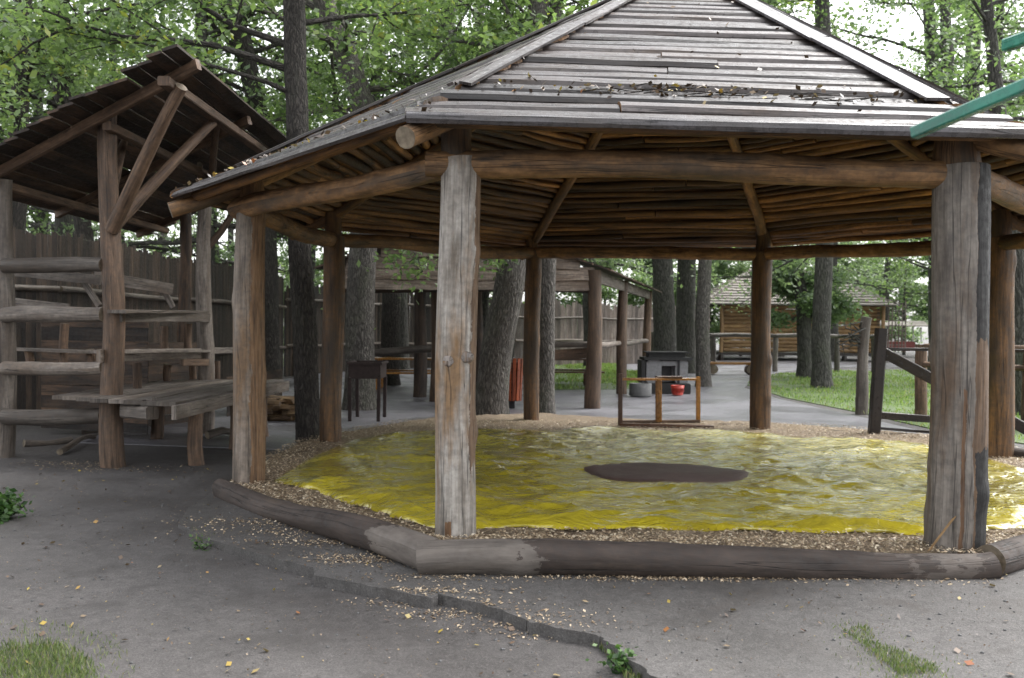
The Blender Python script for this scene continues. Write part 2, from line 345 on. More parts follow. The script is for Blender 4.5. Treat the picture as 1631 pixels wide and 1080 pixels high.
def beam(mb, p0, p1, w_, h_, up=(0, 0, 1), jit=0.0, mats=0, **kw):
    """sawn timber: w_ across, h_ along up"""
    d = (Vector(p1)-Vector(p0)).normalized(); up = Vector(up)
    if abs(d.dot(up)) > .95: up = Vector((0, 1, 0))
    A = d.cross(up).normalized(); B = A.cross(d).normalized(); c = min(w_, h_)*.12
    sec = [(-w_/2+c, -h_/2), (w_/2-c, -h_/2), (w_/2, -h_/2+c), (w_/2, h_/2-c), (w_/2-c, h_/2), (-w_/2+c, h_/2), (-w_/2, h_/2-c), (-w_/2, -h_/2+c)]
    bar(mb, p0, p1, A, B, sec, mats, jit=jit, **kw)
def one(name, fn, mats, parent=None, label=None):
    mb = MB(); fn(mb); o = mb.build(name, mats, parent)
    if label: o['label'] = label
    return o
def quads(name, P, a, b, n, rnd, mt, parent=None, fold=.25, loc=None):
    """many small leaf-like faces: centre P, half-length vectors a, half-width vectors b, normals n"""
    k = len(P); V = np.empty((k, 4, 3)); V[:, 0] = P-a; V[:, 1] = P+b+n*fold; V[:, 2] = P+a; V[:, 3] = P-b+n*fold
    org = np.array(parent.location) if parent is not None else np.array(loc if loc is not None else (0, 0, 0))
    V = (V-org).reshape(-1, 3)
    me = bpy.data.meshes.new(name); me.vertices.add(4*k); me.vertices.foreach_set('co', V.astype(np.float32).ravel())
    me.loops.add(4*k); me.loops.foreach_set('vertex_index', np.arange(4*k, dtype=np.int32))
    me.polygons.add(k); me.polygons.foreach_set('loop_start', np.arange(0, 4*k, 4, dtype=np.int32))
    me.update(calc_edges=True)
    at_ = me.attributes.new('rnd', 'FLOAT', 'FACE'); at_.data.foreach_set('value', rnd.astype(np.float32))
    me.materials.append(M[mt]); o = bpy.data.objects.new(name, me); COL.objects.link(o)
    if parent is not None: o.parent = parent
    else: o.location = org
    return o
def unit(v): return v/np.maximum(np.linalg.norm(v, axis=1, keepdims=True), 1e-6)
def leafset(P, size, asp=.55, flat_=0.5):
    k = len(P); nrm = rng.normal(size=(k, 3)); nrm[:, 2] = np.abs(nrm[:, 2])+flat_; nrm = unit(nrm)
    a = unit(np.cross(nrm, rng.normal(size=(k, 3)))); b = np.cross(nrm, a)
    s = size*rng.uniform(.45, 1.4, (k, 1)); return a*s, b*s*asp, nrm*s*.25
def smooth(a, b, x): t = np.clip((x-a)/(b-a), 0, 1); return t*t*(3-2*t)

# ------------------------------------------------------------------ ground
STEP = [gp(*p) for p in [(285, 838), (330, 862), (420, 888), (498, 908), (503, 921), (600, 940), (690, 957), (700, 950), (770, 968), (838, 990), (845, 996), (950, 1016), (972, 1030), (1010, 1060), (1050, 1090), (1110, 1150), (1200, 1260)]]
def gz(x, y):
    z = -.042*smooth(8.1, 6.6, y)*smooth(-6.5, -4.2, x)
    z = z-.05*smooth(6, 3, y)*smooth(1, -1, x)
    z = z+(.012*np.sin(x*1.3+.5)*np.sin(y*1.1)+.008*np.sin(x*3.1+y*2.3)+.003*np.sin(x*9+np.sin(y*7)*1.5)*np.cos(y*8))*(1-smooth(11.0, 12.3, y))
    z = z+.22*smooth(20, 24, y)*np.exp(-((x+1.5)/2.6)**2-((y-24.5)/3.2)**2)*0
    return z
def graded(a, b, c, n0, n1):
    return np.concatenate([c-(c-a)*np.linspace(1, 0, n0)[:-1]**2.2, c+(b-c)*np.linspace(0, 1, n1)**2.2])
def sheet(name, xs, ys, zf, mt, kind, lab=None):
    X, Y = np.meshgrid(xs, ys); Z = zf(X, Y); nx, ny = len(xs), len(ys)
    V = np.stack([X, Y, Z], -1).reshape(-1, 3); idx = np.arange(nx*ny).reshape(ny, nx)
    F = np.stack([idx[:-1, :-1], idx[:-1, 1:], idx[1:, 1:], idx[1:, :-1]], -1).reshape(-1, 4)
    me = bpy.data.meshes.new(name); me.from_pydata(V.tolist(), [], F.tolist()); me.materials.append(M[mt])
    me.polygons.foreach_set('use_smooth', [True]*len(F)); o = bpy.data.objects.new(name, me); COL.objects.link(o); return tag(o, kind=kind)
sheet('ground', graded(-150, 150, -.5, 150, 150), graded(-20, 300, 5.0, 40, 190), gz, 'dirt', 'structure')
def polysheet(name, pts, top, bottom, mt, kind='structure'):
    n = len(pts); v = [(p[0], p[1], top) for p in pts]+[(p[0]+random.uniform(-.01, .01), p[1]+random.uniform(-.01, .01), bottom) for p in pts]
    f = [tuple(range(n))]+[(i, n+i, n+(i+1) % n, (i+1) % n) for i in range(n)]
    me = bpy.data.meshes.new(name); me.from_pydata(v, [], f); me.materials.append(M[mt]); o = bpy.data.objects.new(name, me); COL.objects.link(o)
    import bmesh as _b
    bm = _b.new(); bm.from_mesh(me); _b.ops.recalc_face_normals(bm, faces=bm.faces); bm.to_mesh(me); bm.free()
    return tag(o, kind=kind)
def subdiv(pts, n, amp):
    out = []
    for a, b in zip(pts[:-1], pts[1:]):
        for i in range(n):
            t = i/n; q = Vector(a).lerp(Vector(b), t); out.append((q.x+random.uniform(-amp, amp), q.y+random.uniform(-amp, amp)))
    out.append((pts[-1][0], pts[-1][1])); return out
edge = subdiv(STEP, 7, .012)
pv = edge+[(4, 1.0), (9, 1.2), (9.5, 9.0), (4.5, 9.5), (-1, 9.5), (-2.9, 9.2), tuple(gp(300, 812))[:2]]
polysheet('paving', pv, .018, -.16, 'paving')
# asphalt yard behind, path and lawns (sheets a few mm above each other)
polysheet('asphalt_yard', [(-6.0, 13.3), (-2.5, 12.6), (3, 14.6), (5.4, 14.6), (9, 12.2), (13, 12.8), tuple(gp(1631, 715))[:2], tuple(gp(1480, 690))[:2],
          tuple(gp(1350, 660))[:2], tuple(gp(1240, 636))[:2], tuple(gp(1185, 618))[:2], tuple(gp(1205, 600))[:2], tuple(gp(1290, 586))[:2], (24, 46), (14, 52), (4, 52), (-4, 42), (-7, 32), (-6.8, 20)], .010, -.02, 'asphalt')
polysheet('right_lawn', [tuple(gp(1190, 614))[:2], tuple(gp(1250, 634))[:2], tuple(gp(1360, 656))[:2], tuple(gp(1485, 684))[:2], tuple(gp(1631, 708))[:2], (16, 13.0), (30, 14), (40, 34), tuple(gp(1500, 592))[:2], tuple(gp(1300, 590))[:2], tuple(gp(1212, 600))[:2]], .016, -.02, 'lawn')
polysheet('middle_lawn', [tuple(gp(870, 622))[:2], tuple(gp(985, 621))[:2], tuple(gp(1040, 618))[:2], tuple(gp(1035, 592))[:2], tuple(gp(985, 590))[:2], tuple(gp(1000, 574))[:2], tuple(gp(880, 574))[:2]], .016, -.02, 'lawn')

# ------------------------------------------------------------------ pavilion
PZ = .10                                   # level of the chip bed
HC = CAMH-PZ
PB = {1: (725, 857), 2: (1517, 877), 3: (395, 767), 4: (527, 703), 5: (846, 668), 6: (1210, 682), 7: (1585, 726)}
PT = {1: 255, 2: 268, 3: 333, 4: 378, 5: 400, 6: 402, 7: 382}
P = {k: gp(*v, z=PZ) for k, v in PB.items()}
C0 = (P[1]+P[2]+P[5]+P[6])/4
P[8] = Vector((C0.x*2-P[3].x+.1, P[3].y+.55, PZ))
TOP = {k: at(PB[k][0]+4, PT[k], P[k].y).z for k in PT}; TOP[8] = 2.8
APEX = at(1090, -42, C0.y)
PR = {1: .150, 2: .192, 3: .152, 4: .145, 5: .135, 6: .155, 7: .19, 8: .17}
PM = {1: 'post_one', 2: 'post_two', 3: 'post_three', 4: 'post_warm', 5: 'post_warm', 6: 'post_warm', 7: 'post_warm', 8: 'post_half'}
PL = {1: 'pale silvery grey post with a knot pair at mid height', 2: 'thick grey post with black charred streak', 3: 'half grey, half brown post'}
pav = thing('pavilion', (C0.x, C0.y, 0), 'large open octagonal log pavilion with grey board roof over a yellow sheet', 'pavilion')
PI = math.pi
for k in range(1, 9):
    mb = MB(); random.seed(100+k)
    log(mb, (P[k].x, P[k].y, .0), (P[k].x+.02, P[k].y, TOP[k]), PR[k]*1.03, PR[k]*.95, seg=48, step=.045, wob=.018, rough=.026, knots=7, fl=.009, uv0=(0, 0))
    o = mb.build('post', [PM[k], 'end'], pav)
    if k in PL: o['label'] = PL[k]
def knot(px, py, Y, r, parent, m='end'):
    c = at(px, py, Y); mb = MB(); tube(mb, [c+Vector((0, .06, 0)), c, c+Vector((.0, -.028, 0)), c+Vector((0, -.035, 0))], [r*1.5, r*1.15, r, r*.7], 14, .08, m=0, mcap=1)
    return mb.build('knot', ['post', m], parent)
p1 = [o for o in pav.children][0]
for (kx, ky, kr) in ((743, 569, .036), (714, 575, .034)):
    kmb = MB(); c = at(kx, ky, P[1].y-.146 if kx == 714 else P[1].y-.136)
    tube(kmb, [c+Vector((0, .07, 0)), c+Vector((0, .03, 0)), c, c+Vector((0, -.008, 0)), c+Vector((0, -.004, 0))], [kr*1.3, kr*1.25, kr*1.1, kr*.85, kr*.6], 18, .12, m=0, mcap=1)
    kmb.build('knot', ['post', 'post_grey'], pav)
order = [1, 2, 8, 7, 6, 5, 4, 3]
E = {}
for k in order:
    d = (P[k]-C0); d.z = 0; d.normalize(); E[k] = P[k]+d*.62; E[k].z = 3.05
E[1] = at(650, 189, E[1].y); E[3] = at(276, 314, E[3].y); E[2] = at(1655, 214, E[2].y+.1)
E[4].z = 3.02; E[5].z = 3.04; E[6].z = 3.02; E[7].z = 2.98; E[8].z = 2.98
def toplevel(k): return TOP[k]
random.seed(21)
for i, k in enumerate(order):             # ring beams on the posts
    k2 = order[(i+1) % 8]; mb = MB(); r = .100
    a = Vector((P[k].x, P[k].y, TOP[k]-.04)); b = Vector((P[k2].x, P[k2].y, TOP[k2]-.04))
    if (k, k2) == (1, 2): a, b = at(700, 261, P[1].y-.03), at(1530, 277, P[2].y-.03)
    if (k, k2) == (3, 1): a, b = at(385, 333, P[3].y), at(722, 262, P[1].y)
    d = (b-a).normalized(); log(mb, a-d*.1, b+d*.05, r, r*.95, seg=22, step=.07, wob=.03, rough=.09, knots=9)
    mb.build('ring_beam', ['beam', 'end'], pav)
for k in order:                           # blocks between post top and rafter
    mb = MB(); d = (C0-P[k]).normalized()
    log(mb, (P[k].x, P[k].y, TOP[k]-.02), (P[k].x, P[k].y, TOP[k]+.34), PR[k]*.8, PR[k]*.7, seg=14, step=.1, rough=.1)
    mb.build('block', ['post_warm', 'end'], pav)
# roof panels
K = {k: E[k].lerp(APEX, .10)-Vector((0, 0, .05)) for k in order}
K[1] = E[1].lerp(APEX, .11)-Vector((0, 0, .01)); K[2] = at(1512, 177, E[2].y+.55)
TK = .11
def hip(k, t): return E[k].lerp(K[k], t/TK) if t < TK else K[k].lerp(APEX, (t-TK)/(1-TK))
for k in order:                           # rafters
    mb = MB(); lo = Vector((0, 0, -.165)); dd = (K[k]-E[k]).normalized()
    pts_ = [E[k]-dd*.03+Vector((0, 0, -.12)), hip(k, .05)+Vector((0, 0, -.14))]+[hip(k, q/14)+lo+Vector((random.gauss(0, .008), random.gauss(0, .008), 0)) for q in range(2, 15)]
    fn_ = []
    for a_, b_ in zip(pts_[:-1], pts_[1:]): fn_ += [a_.lerp(b_, q/3) for q in range(3)]
    fn_.append(pts_[-1]); tube(mb, fn_, [.078-.012*q/len(fn_) for q in range(len(fn_))], 16, .08, knots=6)
    mb.build('rafter', ['beam', 'end'], pav)
def roof_panel(k, k2, rows, seed):
    random.seed(seed); mb = MB(); a0, b0 = E[k], E[k2]
    nrm = (b0-a0).cross(APEX-a0).normalized()
    if nrm.z < 0: nrm = -nrm
    for r_ in range(rows):
        t = r_/rows; t2 = (r_+1)/rows
        a, b = hip(k, t), hip(k2, t); L = (b-a).length
        if L < .15: continue
        nrm = (b-a).cross(hip(k, t2)-a).normalized(); nrm = nrm if nrm.z > 0 else -nrm
        mid = (a+b)/2; up = (hip(k, t2)+hip(k2, t2))/2-mid; wd = up.length; up.normalize(); d = (b-a).normalized()
        cuts = [0]+([random.uniform(.3, .7)] if L > 2.2 and random.random() < .45 else [])+[1]
        for c0, c1 in zip(cuts[:-1], cuts[1:]):
            j0 = random.uniform(-.07, .03) if c0 == 0 else .004; j1 = random.uniform(-.03, .07) if c1 == 1 else -.004
            q0 = a+d*(L*c0+j0); q1 = a+d*(L*c1+j1); lift = random.uniform(0, .014)
            if r_ == 0: q0, q1 = a-d*.02, b+d*.02
            q0 = q0+nrm*lift+up*random.uniform(-.008, .008); q1 = q1+nrm*random.uniform(0, .014)+up*random.uniform(-.008, .008)
            ww = wd*random.uniform(1.0, 1.12); th = random.uniform(.030, .060)
            # lower edge thick, tapering under the next course; rounded slab back
            sec = [(-.015, -.012), (ww*.3, -.018), (ww*.7, -.018), (ww-.012, -.016), (ww, .0), (ww*.7, th*.7), (ww*.35, th), (.01, th*.9), (-.02, th*.35)]
            bar(mb, q0, q1, up, nrm, sec, mats=[1, 1, 1, 1, 0, 0, 0, 0, 0], step=.35, jit=.006, smooth=False)
    return mb.build('roof_panel', ['roof_top', 'roof_under'], pav)
def ceiling(k, k2, rows, seed):
    random.seed(seed); mb = MB()
    for r_ in range(1, rows):
        t = (r_+.5)/rows; a, b = hip(k, t), hip(k2, t); L = (b-a).length
        if L < .25: continue
        nrm = (b-a).cross(APEX-a).normalized(); nrm = nrm if nrm.z > 0 else -nrm; d = (b-a)/L; rr = random.uniform(.036, .062)
        cuts = [0, 1] if random.random() < .6 else [0, random.uniform(.3, .7), 1]
        for c0, c1 in zip(cuts[:-1], cuts[1:]):
            o0, o1 = nrm*(-.052-random.uniform(0, .02)), nrm*(-.052-random.uniform(0, .02))
            log(mb, a+d*(L*c0+.01)+o0, a+d*(L*c1-.01)+o1, rr, rr*random.uniform(.7, 1), seg=8, step=.35, wob=.022, rough=.08, rnd=random.random()**1.4)
    return mb.build('ceiling_poles', ['roof_under', 'roof_under'], pav)
for i, k in enumerate(order):
    k2 = order[(i+1) % 8]; roof_panel(k, k2, 27, 300+i); ceiling(k, k2, 46, 400+i)
random.seed(5)
for k in order:                           # boards laid along the hips
    mb = MB(); a = K[k]; i = order.index(k)
    for sgn, nb in ((-1, order[i-1]), (1, order[(i+1) % 8])):
        side = (E[nb]-E[k]).normalized(); dd = (APEX-a).normalized(); A = (side-dd*side.dot(dd)).normalized()
        Bn = dd.cross(A); Bn = Bn if Bn.z > 0 else -Bn; L = (APEX-a).length; s = .03
        while s < L-.2:
            l = random.uniform(1.6, 2.6); e = min(s+l, L-.05)
            wdt = .10 if k != 2 else .17
            if k == 1 and sgn < 0: wdt = .07
            bar(mb, a+dd*s+A*(wdt/2+.004)+Bn*.082, a+dd*e+A*(wdt/2+.004)+Bn*.088, A, Bn, rect(wdt, .022), step=.4, jit=.004, endskew=random.uniform(-.3, .3)); s = e+.01
    mb.build('hip_board', ['roof_hip' if k in (2,) else 'roof_top'], pav)
mb = MB(); random.seed(11)                 # pale rounded eave board at the front
a, b = at(648, 187, E[1].y-.03), at(1690, 214, E[2].y-.03); d = (b-a).normalized()
bar(mb, a, b, Vector((0, 0, 1)), Vector((0, -1, 0)), [(-.035, 0), (-.04, .02), (-.015, .04), (.02, .04), (.036, .02), (.035, -.06), (.02, -.10), (.0, -.10)], step=.3, jit=.003)
mb.build('eave_board', ['roof_hip'], pav)

# ------------------------------------------------------------------ chip bed, edging logs, tarpaulin
LG = {'f0': gp(677, 915), 'f1': gp(1583, 921)}
def edging(p0, p1, r0, r1, m, label, sink=.1, **kw):
    mb = MB(); log(mb, (p0.x, p0.y, r0-r0*sink), (p1.x, p1.y, r1-r1*sink), r0, r1, seg=30, step=.06, wob=.04, rough=.085, knots=16, fl=.008, **kw)
    o = mb.build('edging_log', m); return tag(o, label, 'log', 'round logs edging the wood chip bed')
random.seed(31)
fl0 = Vector((at(674, 888, 6.4).x, 6.40, 0)); fl1 = Vector((at(1583, 900, 6.4).x, 6.42, 0))
ll0 = Vector((at(352, 780, 9.2).x, 9.22, 0)); 
dF = (fl1-fl0).normalized()
edging(fl0+Vector((-.02, 0, 0)), fl1, .120, .098, ['edge_front', 'end'], 'longest dark wet edging log, lying in front between the two thick grey posts', sink=.16, uv0=(0, 0))
edging(ll0, fl0+Vector((.06, .03, 0)), .092, .12, ['edge_left', 'end'], 'dark edging log running back to the left from the pale front post', uv0=(0, 0))
rr1 = gp(1631, 868, 0); rr1 = Vector((fl1.x+1.9, fl1.y+1.9, 0))
edging(fl1+Vector((.0, .04, 0)), rr1, .112, .11, ['edge', 'end'], 'dark edging log running off to the right behind the thick front post')
rA = gp(1600, 735, 0)
edging(Vector((rA.x-.3, rA.y+.15, 0)), Vector((rA.x+1.3, rA.y-1.9, 0)), .10, .10, ['edge', 'end'], 'short dark edging log at the far right behind the rear right post')
edging(gp(1205, 687), gp(1490, 706), .045, .045, ['edge', 'end'], 'thin half buried edging pole between the two right rear posts', sink=.3)
edging(gp(1075, 682), gp(1200, 686), .045, .045, ['edge', 'end'], 'short thin half buried edging pole behind the wooden stand', sink=.3)
# chip bed mound
import bmesh
bedpts = [fl0, fl1, rr1, Vector((rA.x+1.2, rA.y-1.8, 0)), gp(1600, 722), gp(1490, 700), gp(1210, 678), gp(1050, 676), gp(850, 664), gp(690, 670), gp(560, 692), gp(470, 712), gp(425, 735), gp(372, 768), ll0]
bc = sum(bedpts, Vector())/len(bedpts)
def bedmesh():
    v, f = [], []; rings = [(1.0, -.01), (.98, .07), (.955, .095), (.92, .10), (.88, .10), (.8, .096), (.5, .094)]
    m = 16; poly = []
    for i, p in enumerate(bedpts):
        q = bedpts[(i+1) % len(bedpts)]
        for j in range(m): poly.append(Vector(p).lerp(Vector(q), j/m))
    n = len(poly)
    for s, z in rings:
        for p in poly: v.append((bc.x+(p.x-bc.x)*s+random.uniform(-.02, .02), bc.y+(p.y-bc.y)*s+random.uniform(-.02, .02), z+((random.uniform(-.012, .012)+.04*float(smooth(7.15, 6.75, p.y*s+bc.y*(1-s)))) if z > 0 else 0)))
    for r_ in range(len(rings)-1):
        for i in range(n): f.append((r_*n+i, r_*n+(i+1) % n, (r_+1)*n+(i+1) % n, (r_+1)*n+i))
    f.append(tuple((len(rings)-1)*n+i for i in range(n)))
    me = bpy.data.meshes.new('chip_bed'); me.from_pydata(v, [], f); me.materials.append(M['chipbed']); o = bpy.data.objects.new('chip_bed', me); COL.objects.link(o)
    me.polygons.foreach_set('use_smooth', [True]*len(f)); return tag(o, kind='structure')
bedmesh()
TP = [gp(*p, z=.11) for p in [(440, 764), (520, 789), (600, 814), (690, 842), (800, 841), (1000, 842), (1200, 845), (1420, 850), (1475, 853), (1560, 846), (1640, 838), (1720, 815), (1700, 770), (1631, 748), (1560, 728), (1480, 712), (1350, 704), (1200, 694), (1050, 688), (900, 686), (760, 684), (640, 690), (560, 702), (500, 730)]]
PCX, PCY = gp(1060, 755, .12)[:2]
def tarp():
    tcx = sum(p.x for p in TP)/len(TP); tcy = sum(p.y for p in TP)/len(TP)
    m = 14; poly = []
    for i, p in enumerate(TP):
        q = TP[(i+1) % len(TP)]
        for j in range(m): poly.append(p.lerp(q, j/m))
    n = len(poly); K = 120; v, f = [], []
    ws = [(random.uniform(1.5, 9), random.uniform(0, math.pi), random.uniform(0, 6.28), random.uniform(.4, 1)) for _ in range(16)]
    def h(x, y):
        s = 0
        for w_, a, ph, am in ws:
            q = x*math.cos(a)*.7+y*math.sin(a)*1.3; s += am*(1-abs(math.sin(w_*q*.5+ph+.8*math.sin(x*.9+y*.7+ph))))**3/ (w_**.6)
        sm = s*.056
        for o_ in range(-3, 8): sm += .012*math.exp(-((x*.96+y*.28-o_*1.35)/.045)**2)+.010*math.exp(-((y*.96-x*.28-6-o_*1.2)/.045)**2)
        return sm*(1-.85*math.exp(-(((x-PCX)/1.0)**4+((y-PCY)/.9)**4)))
    for k in range(K):
        s = 1-k/K
        for p in poly:
            x, y = tcx+(p.x-tcx)*s, tcy+(p.y-tcy)*s; z = .112+h(x, y)*min(1, (1-s)*12+.25)
            if k == 0: x += .04*math.sin(p.x*9)+.02*math.sin(p.x*23); y += .04*math.sin(p.x*7+1)+.018*math.sin(p.x*29); z = .108
            v.append((x, y, z))
    for k in range(K-1):
        for i in range(n): f.append((k*n+i, k*n+(i+1) % n, (k+1)*n+(i+1) % n, (k+1)*n+i))
    v.append((tcx, tcy, .112+h(tcx, tcy))); f += [((K-1)*n+i, (K-1)*n+(i+1) % n, len(v)-1) for i in range(n)]
    me = bpy.data.meshes.new('tarpaulin'); me.from_pydata(v, [], f); me.materials.append(M['tarp']); me.polygons.foreach_set('use_smooth', [True]*len(f))
    o = bpy.data.objects.new('tarpaulin', me); COL.objects.link(o); return tag(o, 'wrinkled wet yellow plastic sheet spread over the floor under the pavilion', 'tarpaulin'), h
tarp_o, tarp_h = tarp()
pc = gp(1060, 755, .12); mb = MB(); random.seed(3)
ring = 72; vs = [(pc.x, pc.y, .135+tarp_h(pc.x, pc.y))]; 
for rr_, zz in ((.15, .022), (.3, .022), (.45, .022), (.6, .022), (.75, .022), (.86, .021), (.95, .018), (1.0, .0)):
    for i in range(ring):
        a = 6.2832*i/ring; q = 1+.03*math.sin(3*a+1)+.02*math.sin(7*a)+.012*math.sin(17*a); X__, Y__ = pc.x+.86*rr_*q*math.cos(a), pc.y+.72*rr_*q*math.sin(a); vs.append((X__, Y__, .112+tarp_h(X__, Y__)+zz))
fs = [(0, 1+i, 1+(i+1) % ring) for i in range(ring)]
for k in range(7): fs += [(1+k*ring+i, 1+(k+1)*ring+i, 1+(k+1)*ring+(i+1) % ring, 1+k*ring+(i+1) % ring) for i in range(ring)]
mb.add(vs, fs, [[(vs[j][0], vs[j][1]) for j in f] for f in fs], .5, 0, True)
tag(mb.build('floor_cover', ['patch']), 'round dark brown wet cover lying in the middle of the yellow sheet', 'cover')

def inpoly(x, y, poly):
    c = np.zeros(len(x), bool); n = len(poly)
    for i in range(n):
        x0, y0 = poly[i][0], poly[i][1]; x1, y1 = poly[(i+1) % n][0], poly[(i+1) % n][1]
        if y0 == y1: continue
        t = ((y0 > y) != (y1 > y)) & (x < (x1-x0)*(y-y0)/(y1-y0)+x0); c ^= t
    return c
def scatter_flakes(name, X, Y, Z, size, asp, mt, lo=0, hi=1, tilt=.35, label=None):
    k = len(X); Pn = np.stack([X, Y, Z], 1); nrm = rng.normal(size=(k, 3))*tilt; nrm[:, 2] = 1; nrm = unit(nrm)
    a = unit(np.cross(nrm, rng.normal(size=(k, 3)))); b = np.cross(nrm, a); s = size*rng.uniform(.4, 1.3, (k, 1))
    o = quads(name, Pn, a*s, b*s*asp*rng.uniform(.5, 1.2, (k, 1)), nrm*s*.2, rng.uniform(lo, hi, k), mt)
    return tag(o, kind='stuff')
# chips on the bed, outside the sheet
n = 300000; X = rng.uniform(-4, 8, n); Y = rng.uniform(6.2, 16, n)
# thin the far ones
keep = rng.uniform(size=n) < np.clip(1.5-(Y-6.2)/7, .3, 1)
bed2 = [(bc.x+(p.x-bc.x)*.99, bc.y+(p.y-bc.y)*.99) for p in bedpts]
k_ = keep & inpoly(X, Y, bed2) & ~inpoly(X, Y, [(p.x, p.y) for p in TP])
X, Y = X[k_], Y[k_]
scatter_flakes('wood_chips', X, Y, .102+.045*smooth(7.15, 6.75, Y)+rng.uniform(0, .025, len(X)), .0155, .5, 'chips')
# drifts of chips and leaf litter outside the logs
DX, DY, DS = [], [], []
def drift(px, py, sx, sy, k):
    c = gp(px, py); DX.append(rng.normal(c.x, sx, k)); DY.append(rng.normal(c.y, sy, k))
for d_ in [(400, 835, .35, .10, 420), (520, 868, .3, .10, 500), (590, 895, .28, .10, 750), (480, 850, .5, .10, 400), (700, 925, .3, .07, 250), (1090, 925, .7, .05, 800), (1250, 925, .6, .05, 350), (1000, 925, .4, .05, 250), (720, 965, .2, .06, 260), (690, 945, .2, .06, 200), (640, 950, .2, .06, 90), (820, 985, .25, .07, 170), (880, 1000, .2, .05, 120), (110, 738, .3, .12, 220), (170, 745, .5, .15, 200), (1500, 930, .5, .08, 110)]: drift(*d_)
X = np.concatenate(DX); Y = np.concatenate(DY)
scatter_flakes('chip_litter', X, Y, np.where(inpoly(X, Y, pv), .024, gz(X, Y)+.006), .012, .55, 'chips', 0, .85)
# fallen leaves
n = 900; X = rng.uniform(-6, 6, n); Y = rng.uniform(3, 11, n)**1.0; k_ = ~inpoly(X, Y, bed2); X, Y = X[k_], Y[k_]
scatter_flakes('fallen_leaves', X, Y, np.where(inpoly(X, Y, pv), .030, gz(X, Y)+.012), .020, .8, 'litter', .1, 1, .5)
n = 9000; X = rng.uniform(-6, 6, n); Y = rng.uniform(3, 11, n); k_ = ~inpoly(X, Y, bed2); X, Y = X[k_], Y[k_]
scatter_flakes('ground_crumbs', X, Y, np.where(inpoly(X, Y, pv), .022, gz(X, Y)+.004), .0065, .8, 'litter', 0, .7, .5)
n = 260; X = rng.uniform(-3, 6, n); Y = rng.uniform(7, 15, n); k_ = inpoly(X, Y, [(p.x, p.y) for p in TP]); X, Y = X[k_], Y[k_]
scatter_flakes('leaves_on_sheet', X, Y, .135+0*X, .022, .8, 'litter', 0, .8, .4)
def pebbles(k):
    mb = MB()
    for _ in range(k):
        x, y = random.uniform(-4.5, 4.5), random.uniform(3.2, 9); 
        z = .018 if inpoly(np.array([x]), np.array([y]), pv)[0] else float(gz(np.array(x), np.array(y)))
        if inpoly(np.array([x]), np.array([y]), bed2)[0]: continue
        r = random.uniform(.004, .013); ph = random.random()*6; c = Vector((x, y, z+r*.3))
        vs = [c+Vector((0, 0, r*.7))]+[c+Vector((r*random.uniform(.8, 1.2)*math.cos(ph+a*1.047), r*random.uniform(.7, 1.1)*math.sin(ph+a*1.047), r*.2)) for a in range(6)]+[c+Vector((r*.7*math.cos(ph+a*1.047), r*.7*math.sin(ph+a*1.047), -r*.6)) for a in range(6)]
        fs = [(0, 1+a, 1+(a+1) % 6) for a in range(6)]+[(1+a, 7+a, 7+(a+1) % 6, 1+(a+1) % 6) for a in range(6)]
        mb.add(vs, fs, [[(0, 0)]*len(f) for f in fs], random.random(), 0, True)
    return tag(mb.build('pebbles', ['concrete']), kind='stuff')
random.seed(9); pebbles(900)
# litter lying on the pavilion roof
RX = []
fnrm = (E[2]-E[1]).cross(APEX-E[1]).normalized(); fnrm = fnrm if fnrm.z > 0 else -fnrm
def onroof(k, k2, u, t): t = max(t, .004); a, b = hip(k, t), hip(k2, t); return a.lerp(b, u)
pts = []
for _ in range(200):
    t = random.gauss(.115, .022); u = random.choice((random.gauss(.45, .14), random.uniform(.05, .98))); pts.append(onroof(1, 2, u, t)+fnrm*.075)
for _ in range(40): pts.append(onroof(1, 2, random.random(), random.uniform(0, .8))+fnrm*.08)
for _ in range(70): pts.append(onroof(1, 2, random.choice((.01, .99))+random.gauss(0, .02), random.uniform(0, .8))+fnrm*.06)
n31 = (E[1]-E[3]).cross(APEX-E[3]).normalized(); n31 = n31 if n31.z > 0 else -n31
for _ in range(110): pts.append(onroof(3, 1, random.random(), abs(random.gauss(.02, .05)))+n31*.075)
A_ = np.array([tuple(p) for p in pts]); ra = rng.uniform(0, 1, len(A_))**3.2; 
a, b, nn = leafset(A_, .024, .6, .9); tag(quads('roof_litter', A_, a, b, nn, ra, 'litter'), kind='stuff')
mb = MB()
for _ in range(26):
    u, t = random.uniform(.25, .98), random.gauss(.115, .012); p = onroof(1, 2, u, t)+fnrm*.055; d = Vector((random.uniform(.15, .4), random.uniform(-.03, .06), random.uniform(-.02, .03)))
    tube(mb, [p, p+d*.5+Vector((0, 0, random.uniform(-.01, .02))), p+d], [.006, .005, .003], 5, 0, cap=False, mcap=0)
tag(mb.build('roof_twigs', ['bark_dark']), kind='stuff')

